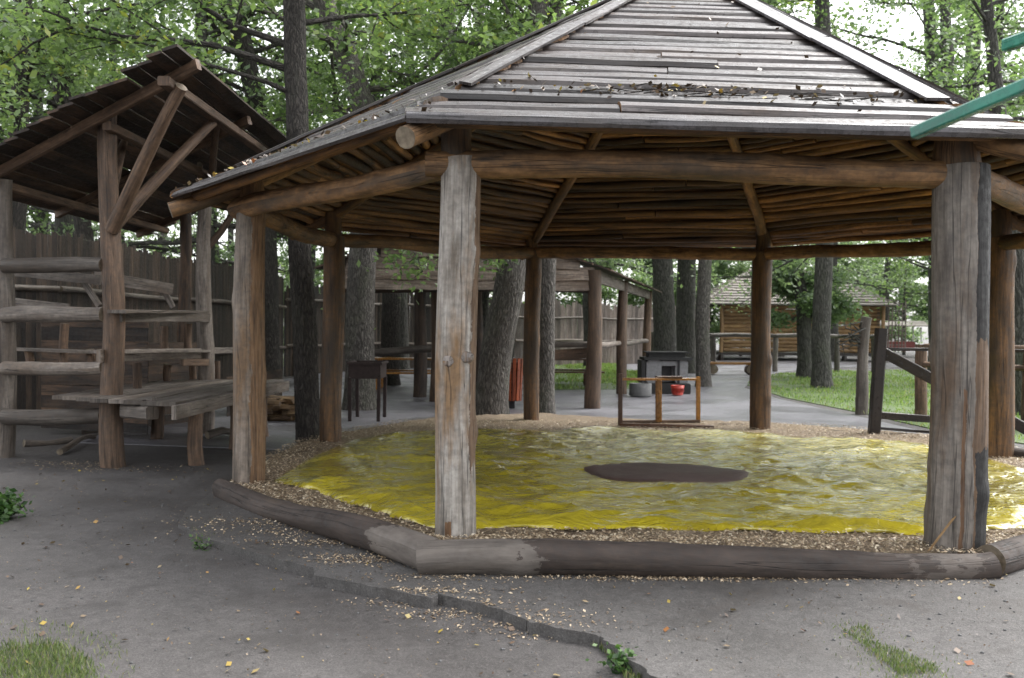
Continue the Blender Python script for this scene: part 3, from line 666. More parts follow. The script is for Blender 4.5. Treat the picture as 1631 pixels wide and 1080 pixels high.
# ------------------------------------------------------------------ left shelter (mono-pitch roof)
random.seed(41)
XH, XL = -3.46, -6.95
def rz_(x): return 4.44+.325*(x-XH)          # roof underside height at x
def fy(x): return 9.75-.5*(x-XH)             # front edge
def by(x): return 16.45-.5*(x-XH)            # back edge
sh = thing('shelter', (-5.2, 13.0, 0), 'dark lean-to timber shelter with sloping board roof and grey rails left of the pavilion', 'shelter')
mb = MB(); nrm = Vector((-.325, 0, 1)).normalized(); sl = Vector((1, 0, .325)).normalized()
x = XL; dirx = Vector((0, 1, 0))
while x < XH:
    wd = random.uniform(.13, .19); x2 = min(x+wd, XH+.02)
    for (s0, s1) in ((0, .5), (.5, 1)):
        y0, y1 = fy(x), by(x); ya = y0+(y1-y0)*s0+(random.uniform(-.09, .09) if s0 == 0 else .0); yb = y0+(y1-y0)*s1+(random.uniform(-.1, .1) if s1 == 1 else .02)
        l0, l1 = random.uniform(-.01, .025), random.uniform(-.01, .025)
        bar(mb, Vector((x+wd/2, ya, rz_(x+wd/2)+.045+l0)), Vector((x+wd/2, yb, rz_(x+wd/2)+.045+l1)), sl, nrm, rect(wd*.98, .03), step=.8, jit=.006)
    x = x2
mb.build('roof_boards', ['shed_roof'], sh)
def rpt(x, off=0, dz=0): return Vector((x, fy(x)+off, rz_(x)-.05+dz))
for off in (.55, 3.0, 6.1):                  # sloping rafters parallel to the front edge
    mb = MB(); beam(mb, rpt(XL+.1, off), rpt(XH+(-.05 if off > 1 else .1), off), .07, .12, jit=.004); mb.build('rafter', ['shed'], sh)
for xx, o0, o1, ww in ((XH-.22, .25, 6.6, .13), (-4.62, .6, 6.3, .10), (-6.3, .5, 6.3, .10)):
    mb = MB(); beam(mb, Vector((xx, fy(xx)+o0, rz_(xx)-.16)), Vector((xx, fy(xx)+o1, rz_(xx)-.16)), ww, .10, jit=.004); mb.build('purlin', ['shed'], sh)
pA = gp(181, 742); pL = gp(3, 728); pM = Vector((-4.66, 14.6, 0)); pN = Vector((-5.55, 16.3, 0)); pA.z = pL.z = -.05
def shpost(p, top, r, m='shed', dx=0):
    mb = MB(); log(mb, (p.x, p.y, -.05), (p.x+dx, p.y, top), r*1.1, r*.85, seg=26, step=.09, wob=.035, rough=.06, knots=8, fl=.01); return mb.build('post', [m, 'end'], sh)
shpost(pA, at(168, 186, pA.y).z+.05, .125, 'shed', dx=-.09); shpost(pL, rz_(pL.x)-.1, .13, 'plank'); shpost(pM, rz_(pM.x)-.2, .12, 'plank'); shpost(pN, rz_(pN.x)-.15, .11, 'shed_roof')
sA = at(180, 345, pA.y-.08)
for q, r_ in ((at(289, 138, fy(XH-.2)+.45), .085), (at(340, 194, 11.9), .072), (at(205, 205, 12.6), .06)):
    mb = MB(); st = sA if r_ > .065 else at(183, 270, pA.y+.05); log(mb, st+Vector((-.02, .02, -.15)), q, r_, r_*.8, seg=16, step=.12, wob=.02, rough=.06, knots=3); mb.build('strut', ['shed', 'end'], sh)
for a, b, r_ in ((at(330, 395, 14.6), at(372, 338, 14.7), .06), (at(334, 290, 14.6), at(349, 192, 12.4), .055), (at(400, 300, 15.2), at(432, 250, 15.4), .055), (at(325, 300, 14.6), at(318, 262, 14.0), .05)):
    mb = MB(); log(mb, a, b, r_, r_*.85, seg=10, rough=.06); mb.build('strut', ['shed', 'end'], sh)
random.seed(43)
for y_, r_ in ((422, .095), (501, .10), (585, .085), (662, .10)):   # log rails on the front side
    a, b = at(8, y_+1, pL.y-.12), at(166, y_, pA.y-.02); mb = MB(); log(mb, a, b, r_, r_*.9, seg=18, step=.1, wob=.02, rough=.07, knots=3); mb.build('log_rail', ['plank', 'end'], sh)
def plank(pa, pb, w_, h_, m='plank', parent=sh, name='plank', up=(0, 0, 1)):
    mb = MB(); beam(mb, pa, pb, w_, h_, up, jit=.004, step=.3); return mb.build(name, [m], parent)
# side rails A to M and broken planks
plank(at(190, 504, 11.1), at(332, 506, 14.5), .05, .13, name='side_rail'); plank(at(186, 496, 11.0), at(322, 497, 14.5), .22, .04, name='shelf')
plank(at(157, 567, 10.95), at(318, 563, 14.3), .05, .15, name='side_rail'); plank(at(165, 560, 11.1), at(320, 559, 14.5), .30, .04, name='shelf')
plank(at(290, 577, 13.6), at(330, 577, 14.4), .05, .1, 'shed', name='side_rail')
plank(at(320, 559, 14.75), at(378, 558, 16.2), .30, .1, name='shelf')
plank(at(22, 556, 12.6), at(160, 561, 12.0), .16, .04, name='shelf')
for px_, y0, y1, Y_ in ((45, 557, 590, 12.5), (103, 515, 590, 12.4), (143, 557, 590, 12.2), (218, 578, 632, 12.4), (262, 520, 560, 13.6), (300, 515, 560, 14.0), (267, 580, 612, 14.0), (345, 575, 610, 15.2), (308, 560, 610, 14.8)):
    mb = MB(); log(mb, at(px_, y0, Y_), at(px_, y1, Y_), .055, .055, seg=10, rough=.05); mb.build('stay', ['shed', 'end'], sh)
plank(at(18, 432, 12.9), at(160, 446, 12.6), .04, .13); plank(at(150, 440, 13.2), at(275, 461, 13.8), .04, .16); plank(at(133, 447, 12.9), at(158, 488, 12.8), .03, .09); plank(at(262, 465, 13.9), at(276, 490, 13.9), .03, .08)
plank(at(20, 482, 12.8), at(110, 492, 12.6), .04, .13)
def dpanel(x0, y0, x1, y1, z0, z1):  # dark board walls added to blacken the shelter's too-bright interior
    mb = MB(); z = z0
    while z < z1: h = random.uniform(.14, .2); bar(mb, (x0, y0, z+h/2), (x1, y1, z+h/2), Vector((0, 0, 1)), Vector((0, -1, 0)), rect(h*.97, .03), step=.6, jit=.006); z += h
    mb.build('added_dark_panel', ['shed_roof'], sh)
dpanel(-7.0, 14.3, -5.15, 13.6, .1, 1.75); dpanel(-5.2, 16.6, -6.4, 14.3, 0, 1.2); dpanel(-5.1, 17.2, -4.9, 20.5, 0, .7)
# deck table
DZ = .80; dx1 = gp(268, 647, DZ); dfar = gp(452, 607, DZ); dl = gp(128, 629, DZ)
dk = thing('bench_table', ((dx1.x+dl.x)/2, dl.y+.8, 0), 'weathered grey plank platform on stub posts built against the dark shelter', 'table')
random.seed(44)
mb = MB(); W_ = 1.75
for i in range(8):
    xx = dx1.x+.03-W_*(i+.5)/8; y0 = dx1.y+.12+.52*(dx1.x-xx)+random.uniform(-.08, .1)
    bar(mb, Vector((xx, y0, DZ+random.uniform(0, .012))), Vector((xx+.05, dfar.y+random.uniform(-.2, .1), DZ)), Vector((1, 0, 0)), Vector((0, 0, 1)), rect(W_/8-.012, .045), step=.4, jit=.004)
mb.build('table_top', ['plank'], dk)
plank(Vector((dx1.x+.06, dx1.y, DZ-.07)), Vector((dfar.x+.06, dfar.y, DZ-.07)), .05, .15, parent=dk, name='edge_plank')
plank(at(200, 655, 10.75), at(243, 658, 10.3), .14, .14, parent=dk, name='bearer'); plank(at(195, 645, 10.85), at(245, 640, 10.45), .05, .1, parent=dk, name='bearer')
for xx, yy in ((dx1.x-.12, 11.3), (dx1.x-.1, 12.8), (dx1.x-.1, 14.2), (-5.0, 12.0), (-5.1, 13.8)):
    mb = MB(); log(mb, (xx, yy, -.05), (xx, yy, DZ-.05), .09, .085, seg=12, rough=.06); mb.build('leg', ['shed', 'end'], dk)
# log under the bench
random.seed(45)
for i, (a, b, r_, lb) in enumerate(((gp(38, 712), gp(115, 706), .05, 'thin grey log lying under the lowest rail of the shelter'), (gp(95, 725), gp(150, 700), .04, 'short crooked stick lying beside the front shelter post'), (gp(330, 700), gp(372, 695), .06, 'short pale log lying under the bench by the brown front post'))):
    mb = MB(); log(mb, a+Vector((0, 0, r_)), b+Vector((0, 0, r_)), r_, r_*.8, seg=10, rough=.1, wob=.05); tag(mb.build('loose_log', ['plank', 'end']), lb, 'log')

c = at(1500, 852, P[2].y-.21); mb = MB(); bar(mb, at(1480, 876, P[2].y-.30), at(1519, 824, P[2].y-.19), Vector((.8, 0, .6)), Vector((0, -1, 0)), [(-.02, 0), (.022, 0), (.008, .016)], step=.1, jit=.003)
tag(mb.build('wood_splinter', ['hut']), 'orange split splinter leaning against the foot of the thick grey post', 'splinter')
# ------------------------------------------------------------------ firewood pile
random.seed(51); fw = gp(447, 672)
for i in range(60):
    lay = i // 15; x_ = fw.x+random.uniform(-.38, .42)*(1-.12*lay); y_ = fw.y+random.uniform(-.1, .75); z_ = .05+lay*.10+random.uniform(-.01, .02)
    L = random.uniform(.28, .5); an = random.gauss(0, .45); d = Vector((math.cos(an), math.sin(an), random.uniform(-.08, .12)))*L/2
    c = Vector((x_, y_, z_)); A, B = frame(d); ro = random.random()*6; A2 = A*math.cos(ro)+B*math.sin(ro); B2 = -A*math.sin(ro)+B*math.cos(ro)
    s = random.uniform(.035, .06); mb = MB(); bar(mb, c-d, c+d, A2, B2, [(-s, -s*.6), (s, -s*.7), (s*.8, s*.2), (s*.1, s), (-s*.8, s*.4)], step=.2, jit=.004)
    tag(mb.build('firewood', ['firewood']), 'split piece of firewood in the heap beside the dark tree trunk', 'firewood', 'split firewood heaped by the bench')

# ------------------------------------------------------------------ fences
def palisade(name, pts, H, mt, label, wd=.11, rails=(.9, 2.1), seed=1, side=-1, hvar=.12):
    random.seed(seed); t = thing(name, (pts[0][0], pts[0][1], 0), label, 'fence'); mb = MB()
    for (x0, y0), (x1, y1) in zip(pts[:-1], pts[1:]):
        a, b = Vector((x0, y0, 0)), Vector((x1, y1, 0)); d = (b-a); L = d.length; d.normalize(); nn = Vector((-d.y, d.x, 0)); s = 0
        while s < L:
            w_ = wd*random.uniform(.7, 1.25); p = a+d*(s+w_/2); h = H*(1+random.uniform(-hvar, hvar)*.5)+.05*math.sin(s*.9); tl = random.uniform(-.015, .015)
            bar(mb, p-Vector((0, 0, .05)), p+Vector((d.x*tl, d.y*tl, h)), d, nn, [(-w_/2, -.01), (w_/2, -.01), (w_*.42, .02), (0, .045), (-w_*.42, .02)], step=3, jit=.004, endskew=random.uniform(-.5, .5)); s += w_*random.uniform(.98, 1.08)
    mb.build('pickets', [mt], t)
    for (x0, y0), (x1, y1) in zip(pts[:-1], pts[1:]):
        a, b = Vector((x0, y0, 0)), Vector((x1, y1, 0)); nn = Vector((-(b-a).y, (b-a).x, 0)).normalized()*side*.09
        for z in rails:
            m2 = MB(); log(m2, a+nn+Vector((0, 0, z)), b+nn+Vector((0, 0, z)), .055, .05, seg=8, step=.6, wob=.03); m2.build('rail', ['plank', 'end'], t)
    return t
palisade('palisade_fence', [(-9.6, 13.0), (-7.9, 16.6), (-7.6, 24), (-7.4, 31)], 3.2, 'fence', 'tall dark palisade fence of split stakes behind the left shelter', rails=(.95, 2.25), seed=3, hvar=.04)
palisade('palisade_fence', [(-7.4, 31.2), (-5.2, 37), (0, 41)], 2.9, 'fence', 'tall stake fence seen under the plank gable of the long shed', rails=(1.0, 2.5), seed=4, wd=.13)
palisade('palisade_fence', [(0.1, 41.2), (6, 45), (10, 49), (11.5, 60)], 2.7, 'fence_far', 'pale grey stake fence beyond the lawn at the end of the long shed', rails=(1.1, 2.1), seed=6, wd=.16)

# ------------------------------------------------------------------ long open shed in the middle
random.seed(61)
bs = thing('long_shed', (0, 24, 0), 'long open shed with wavy plank gable and log posts behind the pavilion', 'shed')
c943 = gp(943, 651); c990 = gp(990, 628); c1030 = gp(1030, 607)
GX0, GX1 = -3.7, c943.x; GY = c943.y
def gyx(x): return GY+.02*(GX1-x)
RZ, EZ = 3.75, 2.92; GXM = (GX0+GX1)/2
def grz(x): return EZ+(RZ-EZ)*(1-abs(x-GXM)/((GX1-GX0)/2))
side_dir = (c1030-c943).normalized()
mb = MB(); z = 2.46
while z < RZ:
    h = random.uniform(.17, .24)
    xs0, xs1 = GX0-.1, GX1+.02
    if z+h > EZ:
        k = min(1, max(0, (z+h*.5-EZ)/(RZ-EZ))); xs0 = GX0+(GXM-GX0)*k; xs1 = GX1+(GXM-GX1)*k
    if xs1-xs0 < .3: break
    bar(mb, Vector((xs0, gyx(xs0), z)), Vector((xs1, gyx(xs1), z)), Vector((0, 0, 1)), Vector((0, -1, 0)), [(-.04, 0), (h, 0), (h, .015), (-.04, .065)], step=.3, jit=.014, rnd=random.uniform(.0, 1)); z += h
mb.build('gable_boards', ['plank_pale'], bs)
L2 = (c1030-c943).length+.6
mb = MB()                                     # two roof slopes
for sgn in (-1, 1):
    e = Vector((GX1+.25, GY-.15, EZ-.05)) if sgn > 0 else Vector((GX0-.25, GY-.05, EZ-.05)); rdg = Vector((GXM, GY-.1, RZ+.08)); up = rdg-e; n_ = 16
    for i in range(n_):
        p = e+up*(i/n_); q = p+side_dir*(L2+.3); A = up.normalized(); B = A.cross(side_dir); B = B if B.z > 0 else -B
        bar(mb, p+side_dir*random.uniform(-.08, .05), q, A, B, rect(up.length/n_*1.1, .035), step=.6, jit=.01, rnd=random.random())
mb.build('roof', ['shed_roof'], bs)
for i, (c, r_) in enumerate(((c943, .165), (c990, .14), (c1030, .14), (gp(693, 640), .13), (gp(668, 633), .16), (gp(560, 645), .15), (gp(760, 633), .13))):
    mb = MB(); tz = 2.85 if i < 3 else 2.5; log(mb, (c.x, c.y, -.05), (c.x+(.03 if i < 3 else 0), c.y, tz), r_, r_*.85, seg=16, step=.2, wob=.03, rough=.05, knots=3); mb.build('post', ['shed' if i in (0, 1, 2, 3) else 'fence', 'end'], bs)
a = Vector((c943.x+.05, c943.y, 2.72)); mb = MB(); beam(mb, a, a+side_dir*L2, .08, .26, jit=.006); mb.build('eave_beam', ['plank'], bs)
a = Vector((GX0, gyx(GX0)+.1, 2.42)); mb = MB(); log(mb, a, Vector((GX1, GY+.1, 2.46)), .09, .09, seg=10); mb.build('tie_beam', ['fence', 'end'], bs)
for a, b, r_ in ((at(880, 549, 20.1), at(940, 549, 20.0), .07), (at(948, 549, 20.1), at(988, 547, 24.2), .07), (at(992, 547, 24.3), at(1030, 543, 29), .07), (at(590, 561, 21.5), at(695, 555, 21.8), .09)):
    mb = MB(); log(mb, a, b, r_, r_*.9, seg=10, wob=.02); mb.build('rail', ['plank', 'end'], bs)
mb = MB(); beam(mb, at(880, 566, 20.15), at(940, 562, 20.1), .05, .22, jit=.006); mb.build('side_board', ['shed'], bs)

def picnic(c, rz, L, m, label, tz=.78):
    t = thing('picnic_table', (c.x, c.y, 0), label, 'table'); D = Vector((math.cos(rz), math.sin(rz), 0)); W = Vector((-D.y, D.x, 0))
    def pl(off, z, w_, n_, nm):
        mb = MB()
        for i in range(n_):
            o_ = off+(i-(n_-1)/2)*w_; bar(mb, c-D*L/2+W*o_+Vector((0, 0, z)), c+D*L/2+W*o_+Vector((0, 0, z)), W, Vector((0, 0, 1)), rect(w_-.012, .045), step=.5, jit=.002)
        mb.build(nm, [m], t)
    pl(0, tz, .17, 4, 'table_top'); pl(-.72, .45, .15, 2, 'bench'); pl(.72, .45, .15, 2, 'bench')
    for s in (-1, 1):
        for o_, h_ in ((0, tz-.03), (-.72, .42), (.72, .42)):
            mb = MB(); q = c+D*(L/2-.3)*s+W*o_; beam(mb, q, q+Vector((0, 0, h_)), .13, .10); mb.build('leg', [m], t)
        mb = MB(); q = c+D*(L/2-.3)*s; beam(mb, q-W*.8+Vector((0, 0, .06)), q+W*.8+Vector((0, 0, .06)), .08, .1); mb.build('foot', [m], t)
    return t
picnic(gp(648, 622)+Vector((0, .8, 0)), .03, 2.2, 'orange', 'orange varnished picnic table under the left end of the long shed', .8)
picnic(gp(905, 620)+Vector((0, 1.0, 0)), .06, 1.9, 'brownwood', 'dark brown picnic table by the lawn behind the right corner post of the long shed')

# ------------------------------------------------------------------ brazier
g = gp(580, 672); mg = thing('brazier', (g.x, g.y, 0), 'rusty steel box brazier on four legs beside the tree trunk', 'brazier')
def boxw(mb, x0, x1, y0, y1, z0, z1, m=0):
    beam(mb, ((x0+x1)/2, y0, (z0+z1)/2), ((x0+x1)/2, y1, (z0+z1)/2), abs(x1-x0), z1-z0, mats=m, step=9)
hw = .275
mb = MB(); y0, y1 = g.y, g.y+.8; zt, zb = 1.02, .76
boxw(mb, g.x-hw, g.x-hw+.012, y0, y1, zb, zt); boxw(mb, g.x+hw-.012, g.x+hw, y0, y1, zb, zt); boxw(mb, g.x-hw+.012, g.x+hw-.012, y0, y0+.012, zb, zt); boxw(mb, g.x-hw+.012, g.x+hw-.012, y1-.012, y1, zb, zt); boxw(mb, g.x-hw, g.x+hw, y0, y1, zb-.015, zb)
mb.build('fire_box', ['rust'], mg)
mb = MB(); boxw(mb, g.x-hw-.03, g.x-hw, y0-.03, y1+.03, zt-.03, zt+.012); boxw(mb, g.x+hw, g.x+hw+.03, y0-.03, y1+.03, zt-.03, zt+.012); boxw(mb, g.x-hw, g.x+hw, y0-.03, y0, zt-.03, zt+.012); boxw(mb, g.x-hw, g.x+hw, y1, y1+.03, zt-.03, zt+.012); mb.build('rim', ['rust'], mg)
for sx in (-1, 1):
    for yy in (y0-.01, y1):
        mb = MB(); beam(mb, (g.x+sx*(hw-.03), yy, 0), (g.x+sx*(hw-.02), yy, zb), .06, .05); mb.build('leg', ['rust'], mg)

# ------------------------------------------------------------------ wooden stand behind the sheet
sY = gp(988, 680, .1).y; st = thing('wooden_stand', (gp(1050, 678, .1).x, sY, 0), 'low open frame of brown posts and a thin top rail behind the yellow sheet', 'stand')
def stp(px, y0, y1, w_, Y_, m='brownwood', nm='post'):
    mb = MB(); beam(mb, at(px, y1, Y_), at(px, y0, Y_), w_, w_*.8, jit=.002); mb.build(nm, [m], st)
stp(988, 595, 681, .07, sY); stp(1049, 606, 672, .10, sY+.5, 'orange'); stp(1112, 600, 672, .07, sY+.55, 'orange')
for a, b, w_, h_, m, nm in ((at(988, 604, sY), at(1112, 604, sY+.55), .04, .04, 'orange', 'top_rail'), (at(1045, 601, sY+.3), at(1085, 601, sY+.4), .10, .04, 'brownwood', 'top_rail'),
                     (at(986, 676, sY), at(1136, 680, sY), .10, .05, 'brownwood', 'base_board'), (at(988, 672, sY+.5), at(1114, 671, sY+.55), .08, .05, 'shed', 'base_board')):
    mb = MB(); beam(mb, a, b, w_, h_, jit=.002); mb.build(nm, [m], st)

# ------------------------------------------------------------------ stove, ring, bucket, bin
v = gp(1062, 628); Y0 = v.y; sv = thing('outdoor_stove', (v.x, Y0, 0), 'whitewashed outdoor stove with black top plate and dark fire opening', 'stove')
def X_(px, Y): return at(px, 560, Y).x
mb = MB(); boxw(mb, X_(1030, Y0), X_(1054, Y0), Y0, Y0+.8, 0.28, .86); boxw(mb, X_(1076, Y0), X_(1096, Y0), Y0, Y0+.8, .28, .86); boxw(mb, X_(1054, Y0), X_(1076, Y0), Y0+.3, Y0+.8, .3, .84); boxw(mb, X_(1054, Y0), X_(1076, Y0), Y0+.01, Y0+.29, .72, .84); mb.build('masonry_body', ['plaster'], sv)
mb = MB(); boxw(mb, X_(1024, Y0), X_(1100, Y0), Y0-.08, Y0+.85, 0, .277); mb.build('plinth', ['soot'], sv)
mb = MB(); boxw(mb, X_(1026, Y0), X_(1102, Y0), Y0-.1, Y0+.9, .865, .93); boxw(mb, X_(1034, Y0), X_(1092, Y0), Y0+.05, Y0+.6, .933, 1.04); boxw(mb, X_(1030, Y0), X_(1098, Y0), Y0-.02, Y0+.7, 1.043, 1.075); mb.build('top_plate', ['soot'], sv)
mb = MB(); boxw(mb, X_(1056, Y0), X_(1073, Y0), Y0+.27, Y0+.295, .34, .70); boxw(mb, X_(1079, Y0), X_(1083, Y0), Y0-.02, Y0-.003, .28, .86); mb.build('fire_door', ['iron'], sv)
mb = MB(); boxw(mb, X_(1022, Y0), X_(1028, Y0), Y0-.06, Y0+.8, .28, .86); mb.build('side_plate', ['soot'], sv)
def ringobj(name, c, r0, r1, h, m, label, cat, wall=.06):
    mb = MB(); s = 28; pr = [(r0, 0), (r1, h), (r1-wall, h), (r1-wall, h*.3)]; vs = []; fs = []
    for r_, z in pr: vs += [(c.x+r_*math.cos(6.2832*i/s), c.y+r_*math.sin(6.2832*i/s), c.z+z) for i in range(s)]
    for k in range(3): fs += [(k*s+i, k*s+(i+1) % s, (k+1)*s+(i+1) % s, (k+1)*s+i) for i in range(s)]
    fs.append(tuple(3*s+i for i in range(s))); mb.add(vs, fs, [[(0, 0)]*len(f) for f in fs], .5, 0, True)
    o = mb.build(name, [m]); return tag(o, label, cat) if label else o
q = gp(1023, 634); q.y += .35; q.z = .03; ringobj('concrete_ring', q, .27, .27, .3, 'concrete', 'low round grey concrete ring on the asphalt in front of the stove', 'concrete ring')
q = gp(1079, 631); q.z = .03; ringobj('bucket', q, .13, .17, .24, 'redpaint', 'red bucket standing against the black base of the stove', 'bucket', .012)
q = gp(1089, 620); q.y -= .25; q.z = .03
g = gp(815, 652); bn = thing('litter_bin', (g.x, g.y, 0), 'red brown slatted wooden litter bin between the two leaning trunks', 'bin')
mb = MB()
for i in range(14):
    a = 6.2832*i/14; p = Vector((g.x+.19*math.cos(a), g.y+.2+.19*math.sin(a), .17)); p2 = Vector((g.x+.23*math.cos(a), g.y+.2+.23*math.sin(a), 1.02)); T = Vector((-math.sin(a), math.cos(a), 0)); Nn = Vector((math.cos(a), math.sin(a), 0))
    bar(mb, p, p2, T, Nn, rect(.07, .02), step=2)
mb.build('slats', ['redwood'], bn)
mb = MB(); boxw(mb, g.x-.06, g.x+.06, g.y+.1, g.y+.3, 0, .17); tube(mb, [(g.x, g.y+.2, .16), (g.x, g.y+.2, .95)], [.17, .2], 16, 0); mb.build('liner', ['iron', 'iron'], bn)

# ------------------------------------------------------------------ right side: gate frame, rail fence, posts
random.seed(71)
c = gp(1395, 700); gt = thing('gate_frame', (c.x, c.y, 0), 'dark brown post with braced rails and diagonal brace at the right edge of the pavilion', 'fence')
mb = MB(); beam(mb, at(1391, 700, c.y), at(1404, 523, c.y), .16, .14, jit=.004, step=.3); mb.build('post', ['blackwood'], gt)
for a, b, w_, h_, nm in ((at(1400, 556, c.y), at(1500, 557, c.y-.1), .05, .05, 'rail'), (at(1398, 661, c.y), at(1500, 669, c.y-.1), .07, .11, 'rail'), (at(1398, 682, c.y), at(1500, 690, c.y-.1), .04, .04, 'rail'),
                         (at(1408, 562, c.y-.02), at(1650, 692, c.y-1.0), .07, .16, 'brace'), (at(1500, 557, c.y-.1), at(1700, 560, c.y-1.0), .05, .05, 'rail')):
    mb = MB(); beam(mb, a, b, w_, h_, jit=.004, step=.3); mb.build(nm, ['blackwood'], gt)
def rail_fence(pts, rails, label, m='plank', r=.05, H=1.5):
    t = thing('rail_fence', tuple(pts[0])[:2]+(0,), label, 'fence')
    for i, p in enumerate(pts):
        mb = MB(); log(mb, (p.x, p.y, -.05), (p.x, p.y, H+random.uniform(.0, .1)), .11, .10, seg=12, rough=.06, knots=3); mb.build('post', [m, 'end'], t)
    for a, b in zip(pts[:-1], pts[1:]):
        for z in rails: mb = MB(); log(mb, Vector((a.x, a.y-.12, z)), Vector((b.x, b.y-.12, z)), r, r, seg=8, step=.8, wob=.03); mb.build('rail', [m, 'end'], t)
    return t
p0 = gp(1372, 660); pB = [Vector((at(1040, 560, 38).x, 38, 0)), Vector((at(1135, 560, 38).x, 38, 0)), Vector((at(1235, 560, 38).x, 38, 0)), Vector((at(1333, 560, 38).x, 38, 0)), Vector((at(1392, 560, 37).x, 37, 0))]
rail_fence(pB, (1.42,), 'long pale pole rail on short posts in front of the orange timber hut', 'edge_pale', .08, 1.45)
t = thing('fence_post', tuple(p0)[:2]+(0,), 'grey weathered wooden post standing alone at the edge of the lawn', 'post')
mb = MB(); log(mb, (p0.x, p0.y, -.05), (p0.x+.08, p0.y, at(1375, 505, p0.y).z), .12, .10, seg=18, step=.1, rough=.1, knots=6); mb.build('stake', ['plank', 'end'], t)
mb = MB()
for i in range(14):
    b = at(1372+random.uniform(-4, 4), random.uniform(520, 560), p0.y); tube(mb, [b, b+Vector((random.uniform(-.55, .1), random.uniform(-.2, .1), random.uniform(-.08, .22))), b+Vector((random.uniform(-.7, .0), random.uniform(-.3, .1), random.uniform(-.3, .2)))], [.02, .014, .006], 6, 0, cap=False)
mb.build('dry_twigs', ['bark_far'], t)
pr_ = [gp(1466, 672), Vector((at(1640, 560, 16.0).x, 16.0, 0)), Vector((15, 15.5, 0))]
rail_fence(pr_, (1.05, 1.38), 'grey post and rail fence on the lawn behind the thick right post', 'shed', .05, 1.35)
# bench by the hut
def logbench(c, L, label):
    t = thing('log_bench', tuple(c)[:2]+(0,), label, 'bench'); mb = MB(); beam(mb, c+Vector((-L/2, 0, .42)), c+Vector((L/2, 0, .42)), .35, .09, jit=.004); mb.build('seat', ['orange'], t)
    for s in (-1, 1): mb = MB(); log(mb, c+Vector((s*(L/2-.25), -.2, .2)), c+Vector((s*(L/2-.25), .25, .2)), .18, .18, seg=12); mb.build('leg', ['shed', 'end'], t)
c = gp(1165, 597); c.z = 0; logbench(c, 1.9, 'low plank bench on two log ends beside the asphalt path')
# hut
HY = 52.0
hx0, hx1 = at(1130, 500, HY).x, at(1408, 500, HY).x
ht = thing('timber_hut', ((hx0+hx1)/2, HY+2, 0), 'orange timber hut with pale hipped plank roof beyond the rail fence', 'hut')
mb = MB()
for i in range(12): z = .55+i*.215; log(mb, (hx0+.9, HY+.6, z), (hx1, HY+.6, z), .115, .115, seg=10, step=2)
for i in range(12): z = .55+i*.215; log(mb, (hx1-.1, HY+.5, z), (hx1-.1, HY+5, z), .11, .11, seg=10, step=2)
mb.build('wall', ['hut', 'end'], ht)
mb = MB(); boxw(mb, hx0+.4, hx1+.2, HY-.3, HY+5, .28, .42); mb.build('floor_deck', ['blackwood'], ht)
for i in range(5): mb = MB(); xx = hx0+.6+(hx1-hx0-.6)*i/4; log(mb, (xx, HY-.2, 0), (xx, HY-.2, .28), .15, .15, seg=8); mb.build('pile', ['blackwood', 'end'], ht)
for i in range(4): mb = MB(); xx = hx0+.6+(hx1-hx0-.7)*i/3; log(mb, (xx, HY-.2, .42), (xx, HY-.2, 3.0), .11, .11, seg=8); mb.build('post', ['hut', 'end'], ht)
mb = MB(); e = [Vector((hx0-.5, HY-.8, 3.0)), Vector((hx1+.5, HY-.8, 3.0)), Vector((hx1+.5, HY+6, 3.0)), Vector((hx0-.5, HY+6, 3.0))]; r0, r1 = Vector((hx0+3, HY+2.6, 5.1)), Vector((hx1-3.2, HY+2.6, 5.1))
def slope(a, b, c, d, rows):
    for i in range(rows):
        t, t2 = i/rows, (i+1)/rows; p, q = a.lerp(d, t), b.lerp(c, t); up = (a.lerp(d, t2)+b.lerp(c, t2))/2-(p+q)/2; w_ = up.length; up.normalize(); dd = (q-p).normalized(); nn = dd.cross(up); nn = nn if nn.z > 0 else -nn
        bar(mb, p, q, up, nn, [(-.04, 0), (w_, 0), (w_, .03), (-.04, .09)], step=3, jit=.004)
slope(e[0], e[1], r1, r0, 14); slope(e[1], e[2], r1, r1+Vector((0, .01, 0)), 14); slope(e[3], e[0], r0, r0+Vector((0, .01, 0)), 14); slope(e[2], e[3], r0, r1, 14)
mb.build('roof', ['hutroof'], ht)
mb = MB()
for i in range(9): z = .9+i*.26; beam(mb, (hx1+.1, HY-.4, z), (hx1+1.0, HY-.3, z), .04, .05)
for i in range(6): xx = hx1+.1+i*.18; beam(mb, (xx, HY-.43, .5), (xx, HY-.43, 3.3), .05, .04)
mb.build('lattice', ['fence_far'], ht)
# distant red stall and white canopy
RY = 60
rx = at(1440, 545, RY).x; rs = thing('market_stall', (rx, RY, 0), 'small red counter stall far off between the hut and the thick post', 'stall')
mb = MB(); boxw(mb, rx-.9, rx+.7, RY, RY+1.4, 0.4, 1.0); mb.build('counter', ['stallred'], rs)
mb = MB()
for sx in (-1.1, 1.1):
    for yy in (.1, 1.3): beam(mb, (rx+sx, RY+yy, 1.0), (rx+sx, RY+yy, 1.9), .06, .06)
mb.build('frame', ['white'], rs); mb = MB(); bar(mb, (rx-1.5, RY+.7, 1.95), (rx+1.5, RY+.7, 1.95), Vector((0, 1, 0)), Vector((0, 0, 1)), [(-.9, 0), (.9, 0), (.9, .05), (0, .35), (-.9, .05)], step=1); mb.build('canopy', ['hutroof'], rs)
wx = at(1607, 545, 34).x; wt = thing('tent', (wx, 34, 0), 'small white pitched tent at the far right behind the trees', 'tent')
mb = MB(); bar(mb, (wx, 33.6, 0), (wx, 36.5, 0), Vector((1, 0, 0)), Vector((0, 0, 1)), [(-.7, .03), (.7, .03), (.65, 1.0), (0, 1.7), (-.65, 1.0)], step=1, jit=.01); mb.build('canvas', ['white'], wt)

